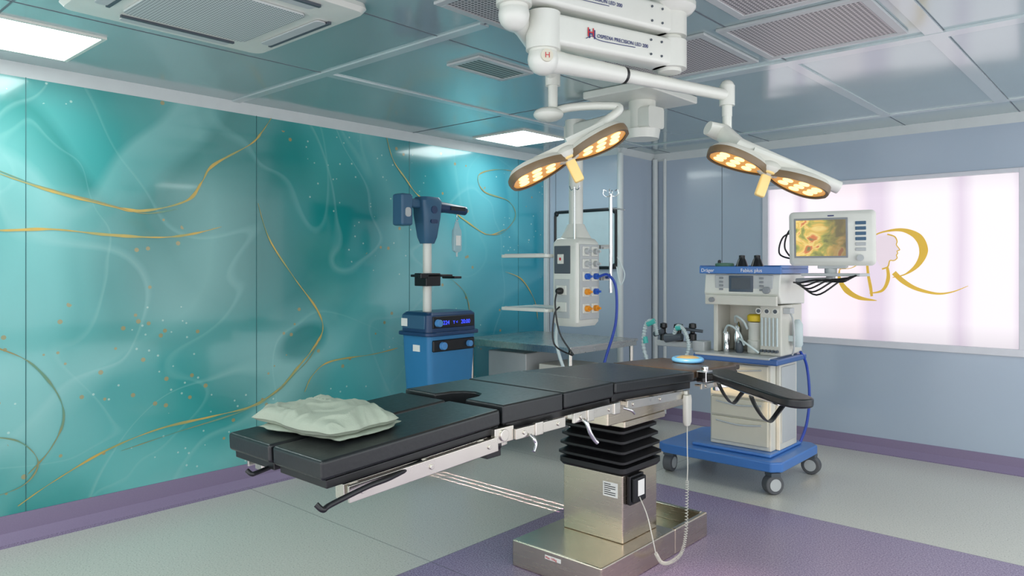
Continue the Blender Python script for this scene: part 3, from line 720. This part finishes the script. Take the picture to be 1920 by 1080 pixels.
for x in (-2.30, -2.185):
    g = G(); g.lathe((x, 5.08, 1.536), [(.045, 0), (.048, .01), (.03, .06), (.022, .075), (.022, .095), (.01, .098)], 20)
    mk('rubber_bulb', g, m_black, label='black rubber cone standing on the machine tray', cat='rubber cone', group='black cones on machine tray')
g = G(); g.lathe((-2.42, 5.05, 1.536), [(.065, 0), (.068, .01), (.068, .035), (.06, .04), (.01, .042)], 24); mk('round_tin', g, m_green, label='green round tin on the machine tray', cat='tin')
g = G(); g.lathe((-2.51, 5.15, 1.536), [(.02, 0), (.022, .03), (.012, .04), (.012, .06), (.004, .065)], 16); mk('small_bottle', g, m_black, label='small black bottle on the machine tray', cat='bottle')

# patient monitor with its arm
pm = thing('patient_monitor', (-1.69, 5.17, 1.46), 'white boxy patient monitor with amber reflection painted on its screen, on an arm', 'patient monitor')
PX = Matrix.Translation((-1.69, 5.17, 1.56)) @ Matrix.Rotation(math.radians(10), 4, 'Z') @ Matrix.Rotation(math.radians(4), 4, 'X')
Ls = []
for w, h_, y, r_ in ((.50, .33, -.07, .025), (.54, .37, -.055, .03), (.54, .37, -.02, .03), (.50, .33, .08, .04), (.40, .25, .13, .04)):
    Ls.append([(x, y, z) for x, z in rr(0, .185, w, h_, r_)])
g = G(); g.loops(Ls, X=PX); mk('housing', g, m_white, pm)
g = G(); g.box(-.235, .105, -.074, -.068, .055, .325, X=PX); mk('bezel', g, m_grey, pm, bevel=.004)
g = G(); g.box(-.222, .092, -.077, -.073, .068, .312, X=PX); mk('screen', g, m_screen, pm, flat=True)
for i in range(6):
    g = G(); z = .10 + i * .035
    g.box(.150, .215, -.075, -.068, z, z + .022, X=PX); mk('button', g, m_steelblue if i > 1 else m_lgrey, pm, bevel=.003)
g = G(); g.cyl((.18, -.09, .055), (.18, -.068, .055), .022, X=PX); mk('knob', g, m_lgrey, pm)
g = G(); g.box(-.02, .02, -.0715, -.0702, .335, .343, X=PX); mk('badge', g, m_ink, pm, flat=True)
g = G(); g.box(-.09, .09, -.05, .06, -.02, .012, X=PX); mk('foot', g, m_lgrey, pm, bevel=.004)
g = G(); g.cyl((-1.945, 5.19, 1.45), (-1.70, 5.16, 1.46), .018); g.box(-1.86, -1.48, 5.05, 5.27, 1.485, 1.505); g.cyl((-1.70, 5.16, 1.44), (-1.70, 5.16, 1.49), .03); g.cyl((-1.70, 5.16, 1.5), (-1.70, 5.16, 1.56), .04)
mk('support_arm', g, m_lgrey, pm, bevel=.003)
for k in range(5):
    g = G(); g.tube(smooth([(-1.93, 5.1 + k * .02, 1.44), (-1.86 + .03 * k, 5.04 - k * .01, 1.44 - .02 * k), (-1.75 + .04 * k, 5.03, 1.46), (-1.58 + .02 * k, 5.03, 1.45 + .01 * k), (-1.55, 5.1, 1.49)], 6), .006, 7); mk('cable', g, m_black, pm)
for pts in ([(-1.93, 5.14, 1.58), (-2.0, 5.12, 1.68), (-1.98, 5.14, 1.80), (-1.92, 5.18, 1.84)], [(-1.93, 5.12, 1.60), (-2.03, 5.10, 1.64), (-2.02, 5.14, 1.76), (-1.93, 5.18, 1.80)]):
    g = G(); g.tube(smooth(pts, 8), .006, 7); mk('cable', g, m_black, pm)

# ------------------------------------------------------------------ service pendant
sp_ = thing('ceiling_pendant', (-3.215, 4.285, 1.13), 'white ceiling service pendant with gas outlets and shelves', 'ceiling pendant')
g = G(); g.box(-2.85, -2.35, 3.87, 4.50, H - .05, H); mk('ceiling_plate', g, m_white, sp_, bevel=.01)
g = G(); g.cyl((-2.60, 4.2, 2.44), (-2.60, 4.2, H - .05), .09, n=28); g.cyl((-2.60, 4.2, 2.40), (-2.60, 4.2, 2.46), .11, .12, n=28)
AR = Matrix.Translation((-2.60, 4.2, 0)) @ Matrix.Rotation(math.atan2(.085, -.615), 4, 'Z')
g.loops([[(x, y, z) for y, z in rr(0, 2.53, w, h_, .02)] for x, w, h_ in ((-.12, .16, .14), (0, .17, .15), (.35, .15, .13), (.68, .13, .12))], X=AR)
mk('support_arm', g, m_white, sp_)
g = G(); g.cyl((-3.215, 4.285, 1.82), (-3.215, 4.285, 2.50), .052, n=28); g.cyl((-3.215, 4.285, 2.44), (-3.215, 4.285, 2.62), .08, n=28); mk('pole', g, m_white, sp_)
def rc(w, l, z, r=.03): return [(x, y, z) for x, y in rr(-3.215, 4.285, w, l, r)]
g = G(); g.loops([rc(.20, .24, 1.12), rc(.235, .275, 1.15), rc(.235, .275, 1.72), rc(.20, .24, 1.75), rc(.17, .19, 1.76), rc(.15, .15, 1.81, .05), rc(.12, .12, 1.86, .055)])
pbody = mk('housing', g, m_white, sp_)
g = G(); g.box(-3.305, -3.16, 4.141, 4.149, 1.50, 1.70); mk('front_panel', g, m_dgrey, sp_, bevel=.004)
g = G(); g.box(-3.30, -3.165, 4.142, 4.149, 1.18, 1.46); mk('front_panel', g, m_lgrey, sp_, bevel=.004)
g = G(); g.box(-3.27, -3.215, 4.134, 4.142, 1.57, 1.64); mk('power_switch', g, m_white, sp_, bevel=.003)
g = G(); g.box(-3.25, -3.235, 4.131, 4.136, 1.595, 1.615); mk('power_switch', g, m_red, sp_)
for z in (1.38, 1.26):
    g = G(); g.box(-3.28, -3.19, 4.134, 4.143, z - .035, z + .035); mk('power_socket', g, m_white, sp_, bevel=.004)
g = G(); g.lathe((0, 0, 0), [(.024, 0), (.026, .02), (.018, .045), (.01, .05)], 16, X=Matrix.Translation((-3.235, 4.134, 1.375)) @ Matrix.Rotation(math.radians(90), 4, 'X')); mk('power_plug', g, m_black, sp_)
for pts in ([(-3.235, 4.09, 1.37), (-3.23, 4.06, 1.28), (-3.18, 4.05, 1.08), (-3.08, 4.08, .93)], [(-3.25, 4.134, 1.26), (-3.255, 4.08, 1.2), (-3.24, 4.06, 1.0), (-3.12, 4.12, .92)]):
    g = G(); g.tube(smooth(pts, 8), .006, 8); mk('power_cable', g, m_black, sp_)
g = G(); g.tube(smooth([(-3.32, 4.2, 1.14), (-3.30, 4.16, 1.0), (-3.24, 4.18, .8), (-3.22, 4.3, .6)], 8), .012, 8); mk('drain_hose', g, m_hosew, sp_)
g = G(); g.box(-3.097, -3.088, 4.17, 4.40, 1.17, 1.71); mk('outlet_panel', g, m_lgrey, sp_, bevel=.004)
for i, (z, mt) in enumerate(((1.66, m_lgrey), (1.57, m_lgrey), (1.48, m_bluecap), (1.37, m_yellow), (1.25, m_orange))):
    for j, y in enumerate((4.23, 4.335)):
        g = G(); g.box(-3.09, -3.080, y - .038, y + .038, z - .035, z + .035); ou = mk('gas_outlet', g, m_white, sp_, bevel=.004)
        mt2 = m_bluecap if (i == 3 and j == 1) else (m_orange if i == 3 else mt)
        g = G(); g.cyl((-3.081, y, z), (-3.055, y, z), .022, n=18); g.cyl((-3.056, y, z), (-3.03, y, z), .009, n=12); mk('socket', g, mt2, ou)
g = G(); g.tube(smooth([(-3.04, 4.335, 1.48), (-2.99, 4.37, 1.49), (-2.95, 4.41, 1.40), (-2.95, 4.41, 1.15), (-3.0, 4.36, .9), (-3.02, 4.3, .72)], 10), .010, 10); mk('gas_hose', g, m_hoseb, sp_, label='blue oxygen hose')
for z in (1.63, 1.23):
    g = G(); g.prism(rr(-3.57, 4.28, .47, .36, .03), z - .012, z + .012); g.box(-3.38, -3.32, 4.24, 4.33, z - .05, z - .01)
    sh = mk('shelf', g, m_white, sp_, bevel=.004)
    for y in (4.11, 4.45):
        g = G(); g.box(-3.76, -3.36, y - .006, y + .006, z - .01, z + .018); mk('shelf_rail', g, m_lgrey, sh, bevel=.002)
g = G(); g.cyl((-3.0, 4.42, 1.36), (-3.0, 4.42, 2.08), .013, n=14); g.box(-3.10, -2.99, 4.41, 4.43, 1.45, 1.48); g.box(-3.10, -2.99, 4.41, 4.43, 1.68, 1.71); mk('drip_pole', g, m_chrome, sp_)
g = G()
for a in range(4):
    dx, dy = math.cos(a * math.pi / 2 + .4), math.sin(a * math.pi / 2 + .4)
    g.tube(smooth([(-3.0, 4.42, 2.07), (-3.0 + dx * .03, 4.42 + dy * .03, 2.06), (-3.0 + dx * .055, 4.42 + dy * .055, 2.08), (-3.0 + dx * .05, 4.42 + dy * .05, 2.11), (-3.0 + dx * .03, 4.42 + dy * .03, 2.10)], 5), .004, 7)
g.tube([(-3.02, 4.42, 1.98), (-2.90, 4.45, 1.96)], .005, 7)
mk('drip_hook', g, m_chrome, sp_)
g = G(); g.cyl((-3.14, 4.17, 1.74), (-3.14, 4.17, 2.12), .007, n=10)
for a in (0, math.pi): g.tube(smooth([(-3.14, 4.17, 2.11), (-3.14 + .03 * math.cos(a), 4.17 + .03 * math.sin(a), 2.10), (-3.14 + .045 * math.cos(a), 4.17 + .045 * math.sin(a), 2.13)], 5), .004, 7)
mk('drip_hook', g, m_chrome, sp_)
g = G(); g.tube(smooth([(-2.95, 4.43, 1.62), (-2.90, 4.45, 1.5), (-2.93, 4.44, 1.42), (-2.95, 4.42, 1.55)], 6), .004, 7); mk('hanging_tube', g, m_hosew, sp_)

# ------------------------------------------------------------------ surgical light
sl = thing('surgical_light', (-1.62, 2.84, H), 'twin-head white surgical ceiling light with lit warm lamps', 'surgical light')
S = V((-1.62, 2.84, 0)); E1 = V((-1.81, 2.20, 0)); E2 = V((-1.83, 2.05, 0))
g = G(); g.lathe((S.x, S.y, H - .05), [(.07, 0), (.10, .012), (.115, .03), (.115, .05)], 32); mk('ceiling_mount', g, m_white, sl)
g = G(); g.cyl((S.x, S.y, 2.40), (S.x, S.y, H - .04), .052, n=28); mk('spindle', g, m_white, sl, bevel=.003)
def ext_arm(E, z0, z1):
    d = (S - E); L = d.length; d.normalize()
    X = Matrix((d, V((0, 0, 1)).cross(d), V((0, 0, 1)))).transposed().to_4x4(); X.translation = E
    g = G(); h_ = z1 - z0; zc = (z0 + z1) / 2
    g.loops([[(x, y, z) for y, z in rr(0, zc, w, hh, .018)] for x, w, hh in ((.0, .11, h_), (.12, .11, h_), (L - .05, .115, h_), (L + .02, .11, h_ * .95))], X=X)
    g.cyl((0, 0, z0 - .02), (0, 0, z1 + .005), .068, n=28, X=X); g.cyl((L, 0, z0), (L, 0, z1), .075, n=28, X=X)
    ar = mk('extension_arm', g, m_white, sl)
    for zz in (z0 + .03, z1 - .03):
        for k in (.10, .16):
            g = G(); g.cyl((L - k, -.056, zz), (L - k, -.062, zz), .005, n=10, X=X); mk('screw', g, m_dgrey, ar)
    up = V((0, 0, 1))
    text('lettering', 'H', .052, m_red, X @ V((.17, -.0595, zc - .010)), d, up, ar)
    text('lettering', 'H', .052, m_ink, X @ V((.177, -.0588, zc - .016)), d, up, ar)
    text('lettering', 'OSPEDIA PRECISION LED 200', .021, m_ink, X @ V((.220, -.0595, zc - .008)), d, up, ar)
    g = G(); P = smooth([(.165, -.060, zc - .02), (.20, -.060, zc - .006), (.24, -.060, zc - .018), (.42, -.060, zc - .016)], 8)
    g.tube(P, .0014, 5, X=X); mk('lettering', g, m_ink, ar)
ext_arm(E1, 2.415, 2.535)
ext_arm(E2, 2.555, 2.675)
F = V((-1.55, 3.26, 2.365))
a0 = V((E1.x, E1.y, 2.36)); dF = (F - a0).normalized()
g = G(); g.ball(a0, .062, n=20); g.cyl(a0, a0 + V((0, 0, .07)), .055, n=24); g.tube([a0, a0 + dF * .10, a0 + dF * .42], [.052, .042, .036], 20); g.tube([a0 + dF * .42, F], [.030, .027], 18)
g.cyl(F + V((0, 0, -.05)), F + V((0, 0, .045)), .036, n=20); g.ball(F + V((0, 0, .04)), .034)
g.cyl(F + V((0, 0, -.10)), F + V((0, 0, -.04)), .024, n=18)
sa = mk('spring_arm', g, m_white, sl)
g = G(); g.cyl(a0 + dF * .415, a0 + dF * .43, .0365, n=20); mk('joint_ring', g, m_black, sa)
nb = V((.80, -.60, 0)).normalized(); tb = V((0, 0, 1)).cross(nb)
g = G(); g.cyl(a0 + nb * .055, a0 + nb * .066, .024, n=24); mk('badge', g, m_cream, sa)
text('lettering', 'H', .03, m_red, a0 + nb * .067 - tb * .010 + V((0, 0, -.010)), tb, (0, 0, 1), sa)
Gp = V((-2.066, 2.58, 2.42)); b0 = V((E2.x, E2.y, 2.50)); dG = (Gp - b0).normalized()
g = G(); g.ball(b0, .06, n=20); g.cyl(b0, b0 + V((0, 0, .07)), .055, n=24); g.tube([b0, b0 + dG * .12, Gp], [.048, .034, .028], 18)
g.cyl(Gp + V((0, 0, -.05)), Gp + V((0, 0, .05)), .034, n=20); g.cyl(Gp + V((0, 0, -.15)), Gp + V((0, 0, -.04)), .022, n=18)
mk('spring_arm', g, m_white, sl)

Rr = V((.7443, .6678, 0)); Fw = V((-.6678, .7443, 0)); U = V((0, 0, 1))
def head(C, a, b, yoke, slim=1.):
    a = math.radians(a); b = math.radians(b)
    Lx = Rr * math.cos(a) + U * math.sin(a); up = -Rr * math.sin(a) + U * math.cos(a)
    Lz = up * math.cos(b) + Fw * math.sin(b); Ly = Lz.cross(Lx)
    X = Matrix((Lx, Ly, Lz)).transposed().to_4x4(); X.translation = C
    key = [(.012, .030), (.07, .085), (.15, .120), (.225, .118), (.268, .075), (.285, .0)]
    half = smooth([(x, y * slim, 0) for x, y in key], 4)
    outl = [(p.x, p.y) for p in half] + [(p.x, -p.y) for p in half[::-1][1:]]
    def petal(s, sc_, z): return [(s * (.15 + (x - .15) * sc_), y * sc_, z) for x, y in outl]
    g = G()
    for s in (1, -1):
        g.loops([petal(s, .90, -.012), petal(s, .98, -.014), petal(s, 1.0, -.004), petal(s, .99, .010), petal(s, .88, .028), petal(s, .6, .040), petal(s, .25, .044)], X=X)
    g.ball((0, 0, .01), .055, (1.2, 1, .7), X=X)
    g.box(-.14, .14, -.035, .035, .02, .052, X=X)
    hd = mk('light_head', g, m_offw, sl, label='two-lobed white lamp head with lit amber LEDs', ang=28)
    for s in (1, -1):
        g = G(); g.loops([petal(s, .90, -.022), petal(s, 1.005, -.024), petal(s, 1.03, -.008), petal(s, 1.01, .008)], caps=False, X=X); mk('rim', g, m_rim, hd)
        g = G(); g.loops([petal(s, .92, -.013), petal(s, .92, -.0165)], 0, X=X); mk('lens', g, m_lens, hd)
        for px, py in [(.09, -.030), (.09, .030), (.155, -.062), (.155, .0), (.155, .062), (.220, -.050), (.220, .0), (.220, .050)]:
            g = G(); g.lathe((s * px, py * slim, -.021), [(.014, 0), (.023, .002), (.024, .005)], 16, X=X); mk('led', g, m_led, hd)
    g = G(); g.box(-.022, .022, -.016, .016, -.125, -.0, X=X); g.cyl((0, 0, -.02), (0, 0, .0), .045, X=X); mk('handle', g, m_yhandle, hd, bevel=.008)
    g = G(); yoke(g, X); mk('yoke', g, m_white, hd)
    return X
C1 = V((-1.954, 2.545, 2.035)); C2 = V((-1.34, 3.235, 1.985))
def yoke1(g, X):
    J = Gp + V((0, 0, -.16))
    g.ball(J + V((0, 0, -.02)) - Rr * .02, .06, (1.15, 1.15, .55), n=20)
    g.tube(smooth([J + V((0, 0, -.01)), J + Rr * .08 + V((0, 0, .012)), J + Rr * .22 + V((0, 0, .02)), J + Rr * .30 - Fw * .02, X @ V((.16, .03, .07)), X @ V((.12, 0, .035))], 8), .019, 14)
    g.tube([X @ V((-.26, .08, .02)), X @ V((-.12, .10, .035)), X @ V((.12, .10, .035)), X @ V((.26, .08, .02))], .012, 10)
    g.box(.02, .20, -.03, .03, .03, .07, X=X)
def yoke2(g, X):
    J = F + V((0, 0, -.10))
    g.tube([J + V((0, 0, .04)), J + V((0, 0, -.06))], .022, 14)
    g.tube([J - Rr * .10 - Fw * .03 + V((0, 0, -.06)), J - Rr * .02 + V((0, 0, -.08)), X @ V((-.16, .02, .060)), X @ V((.0, .02, .060)), X @ V((.34, .03, .055))], [.035, .045, .044, .036, .030], 16, squash=.8)
    g.box(-.10, .10, -.03, .03, .03, .07, X=X)
X1 = head(C1, 25, 9, yoke1)
X2 = head(C2, -21, 4, yoke2, .92)

# ------------------------------------------------------------------ blue console on pole
bc = thing('medical_console', (-4.285, 3.91, 0), 'blue wheeled medical console with pole and sensor head', 'medical console')
x0, x1, y0, y1 = -4.45, -4.12, 3.66, 4.16; cx, cy = (x0 + x1) / 2, (y0 + y1) / 2
g = G(); g.loops([[(x, y, z) for x, y in rr(cx, cy, w, l, .04)] for w, l, z in ((.27, .40, .12), (.29, .42, .3), (.32, .49, .86), (.33, .50, 1.02))]); mk('body', g, m_cart, bc)
g = G(); g.prism(rr(cx, cy, .38, .56, .05), 1.02, 1.05); mk('flange', g, m_cartd, bc, bevel=.008)
g = G(); g.loops([[(x, y, z) for x, y in rr(cx, cy, w, l, .04)] for w, l, z in ((.33, .52, 1.05), (.33, .51, 1.18), (.30, .46, 1.20))]); mk('console', g, m_cartd, bc)
g = G(); g.box(x0 + .02, x1 - .04, y0 - .012, y0 + .01, 1.07, 1.18); mk('side_grille', g, m_steelblue, bc, bevel=.01)
g = G(); g.box(x0 + .02, x0 + .09, y0 - .016, y0 - .01, 1.09, 1.15); mk('sticker', g, m_label, bc)
g = G(); g.box(x0 + .14, x0 + .22, y0 + .0, y0 + .012, .90, .95); mk('sticker', g, m_label, bc)
g = G(); g.box(x1 - .002, x1 + .01, y0 + .03, y1 - .03, 1.08, 1.17); mk('display_panel', g, m_black, bc, bevel=.008)
g = G(); g.box(x1 - .01, x1 + .014, y0 + .03, y1 - .03, .90, .99); mk('lower_panel', g, m_black, bc, bevel=.01)
text('digits', '224', .045, m_digit, (x1 + .0115, y0 + .13, 1.105), (0, 1, 0), (0, 0, 1), bc)
text('digits', 'Y <', .035, m_digit, (x1 + .0115, y0 + .235, 1.108), (0, 1, 0), (0, 0, 1), bc)
text('digits', '20:00', .045, m_digit, (x1 + .0115, y0 + .32, 1.105), (0, 1, 0), (0, 0, 1), bc)
for y, z, r_ in ((y0 + .075, 1.12, .03), (y0 + .12, .945, .032), (y1 - .10, .945, .026)):
    g = G(); g.cyl((x1, y, z), (x1 + .045, y, z), r_, r_ * .9, n=24); mk('knob', g, m_knob, bc, bevel=.004)
g = G(); g.cyl((-4.28, 3.78, 1.19), (-4.28, 3.78, 1.76), .035, n=24); mk('pole', g, m_white, bc)
g = G(); g.loops([[(x, y, z) for x, y in rr(-4.28, 3.78, w, l, .035)] for w, l, z in ((.10, .10, 1.73), (.13, .13, 1.78), (.16, .18, 1.95), (.16, .20, 2.06), (.13, .17, 2.09))]); mk('sensor_head', g, m_steelblue, bc)
g = G(); g.box(-4.34, -4.22, 3.48, 3.59, 1.86, 2.10); g.box(-4.31, -4.25, 3.55, 3.72, 2.0, 2.07); mk('camera_unit', g, m_steelblue, bc, bevel=.018)
g = G(); g.prism(rr(3.535, 1.96, .05, .07, .02), -4.222, -4.212, 'x'); mk('camera_window', g, m_lgrey, bc)
g = G(); g.tube([(-4.28, 3.86, 2.02), (-4.27, 3.95, 2.02), (-4.26, 4.17, 2.005)], [.05, .042, .036], 16); mk('side_arm', g, m_navy, bc)
g = G(); g.box(-4.23, -4.22, 3.98, 4.14, 2.0, 2.03); mk('arm_display', g, m_black, bc)
g = G(); g.prism(rr(3.78, 1.90, .07, .03, .014), -4.202, -4.194, 'x'); mk('sensor_button', g, m_navy, bc)
g = G(); g.cyl((-4.205, 3.78, 1.99), (-4.192, 3.78, 1.99), .03); mk('sensor_button', g, m_navy, bc)
g = G(); g.tube(smooth([(-4.25, 4.07, 1.97), (-4.25, 4.07, 1.95), (-4.25, 4.085, 1.935), (-4.25, 4.07, 1.92), (-4.25, 4.06, 1.93)], 6), .004, 8); mk('hook', g, m_chrome, bc)
g = G(); g.box(-4.34, -4.20, 3.66, 3.98, 1.47, 1.49); g.box(-4.34, -4.20, 3.70, 3.85, 1.40, 1.50); g.box(-4.33, -4.18, 3.98, 4.06, 1.455, 1.475); g.box(-4.20, -4.17, 3.62, 3.70, 1.46, 1.50); mk('bracket_tray', g, m_black, bc, bevel=.006)
for dx in (-.12, .12):
    for dy in (-.2, .2):
        g = G(); g.cyl((cx + dx - .015, cy + dy, .045), (cx + dx + .015, cy + dy, .045), .045, n=24); g.box(cx + dx - .02, cx + dx + .02, cy + dy - .02, cy + dy + .02, .08, .13); mk('caster', g, m_dgrey, bc)
g = G(); g.prism(rr(cx, cy, .34, .5, .05), .10, .13); mk('base', g, m_cartd, bc, bevel=.006)
sb = thing('saline_bag', (-4.25, 4.07, 1.66), 'small clear saline bag hanging from console hook', 'saline bag')
g = G(); g.loops([[(-4.25 + x, 4.07 + y, z) for x, y in rr(0, 0, t2, w, .008)] for w, t2, z in ((.04, .01, 1.665), (.085, .03, 1.68), (.09, .035, 1.75), (.085, .03, 1.84), (.06, .012, 1.87), (.03, .008, 1.915))]); mk('bag', g, m_bag, sb)
g = G(); g.box(-4.233, -4.231, 4.045, 4.095, 1.72, 1.80); mk('bag_label', g, m_label, sb)
g = G(); g.cyl((-4.25, 4.07, 1.63), (-4.25, 4.07, 1.668), .008, n=10); mk('port', g, m_hosew, sb)

# ------------------------------------------------------------------ steel table
st = thing('steel_table', (-4.1, 5.1, 0), 'stainless steel work table with lower shelf by the wall', 'steel table')
g = G(); g.box(-4.72, -3.52, 4.62, 5.62, .885, .905); g.box(-4.71, -3.53, 4.63, 4.65, .845, .886); g.box(-3.55, -3.53, 4.63, 5.61, .845, .886); mk('table_top', g, m_steelh, st, bevel=.003)
g = G(); g.box(-4.69, -3.55, 4.66, 5.58, .45, .47); mk('lower_shelf', g, m_steelh, st, bevel=.003)
for x in (-4.68, -3.56):
    for y in (4.67, 5.57):
        g = G(); g.cyl((x, y, 0), (x, y, .886), .019, n=16); mk('leg', g, m_steelh, st)
g = G(); g.box(-4.55, -4.10, 4.75, 5.2, .472, .80); mk('storage_box', g, m_lgrey, None, label='grey storage box on the lower shelf of the steel table', cat='box', bevel=.01)
g = G(); g.box(-4.0, -3.65, 4.8, 5.2, .472, .72); mk('storage_box', g, m_offw, None, label='off-white storage box on the lower shelf of the steel table', cat='box', bevel=.01)

wb = thing('whiteboard', (-4.33, 5.93, 1.55), 'wall-mounted whiteboard with rounded black frame', 'whiteboard')
g = G(); g.prism(rr(-4.335, 1.825, .72, .54, .03), 5.925, 5.938, 'y'); mk('board', g, m_board, wb)
g = G(); out = [V((x, 5.925, z)) for x, z in rr(-4.335, 1.825, .75, .57, .05)]; out.append(out[0]); g.tube(out, .016, 10, caps=False); mk('frame', g, m_black, wb)
for sx in (-1, 1):
    for sz in (-1, 1):
        g = G(); g.ball((-4.335 + sx * .36, 5.925, 1.825 + sz * .27), .03, (1, .6, 1)); mk('corner_cap', g, m_black, wb)

# ------------------------------------------------------------------ lights
def beam(p, q, e, size, col=(1, .78, .5)):
    L = bpy.data.lights.new('surgical_lamp_beam', 'SPOT'); L.energy = e; L.color = col; L.spot_size = math.radians(size); L.spot_blend = .8; L.shadow_soft_size = .08
    o = bpy.data.objects.new('lamp_beam', L); o.location = p; o.rotation_euler = (V(q) - V(p)).to_track_quat('-Z', 'Y').to_euler(); COL.objects.link(o)
beam(X1 @ V((.1, 0, -.10)), (-2.22, 3.98, .95), 380, 26, (1, .72, .42))
beam(X2 @ V((0, 0, -.16)), (-1.45, 3.0, 0), 55, 46, (1, .70, .68))
for i, dy in enumerate((0, .06, .12)):
    L = bpy.data.lights.new('floor_streak_light', 'AREA'); L.shape = 'RECTANGLE'; L.size = 1.25; L.size_y = .010; L.spread = math.radians(.3); L.energy = .16  # narrow lamps added to throw the pink streaks on the floor
    L.color = (1, .66, .66)
    o = bpy.data.objects.new('floor_streak_light', L); o.location = (-3.47, 3.62 + dy, 2.685); COL.objects.link(o)
w = bpy.data.worlds.new('w'); sc.world = w; w.use_nodes = True
w.node_tree.nodes['Background'].inputs[0].default_value = (.96, .975, 1, 1); w.node_tree.nodes['Background'].inputs[1].default_value = 2.15

# ------------------------------------------------------------------ camera
cam = bpy.data.cameras.new('cam'); co_ = bpy.data.objects.new('camera', cam); COL.objects.link(co_)
co_.location = (0, 0, 1.55); co_.rotation_euler = (math.radians(90), 0, math.radians(41.9))
cam.lens = 25.575; cam.sensor_width = 36; cam.shift_y = -40 / 1920; cam.clip_start = .05
sc.camera = co_
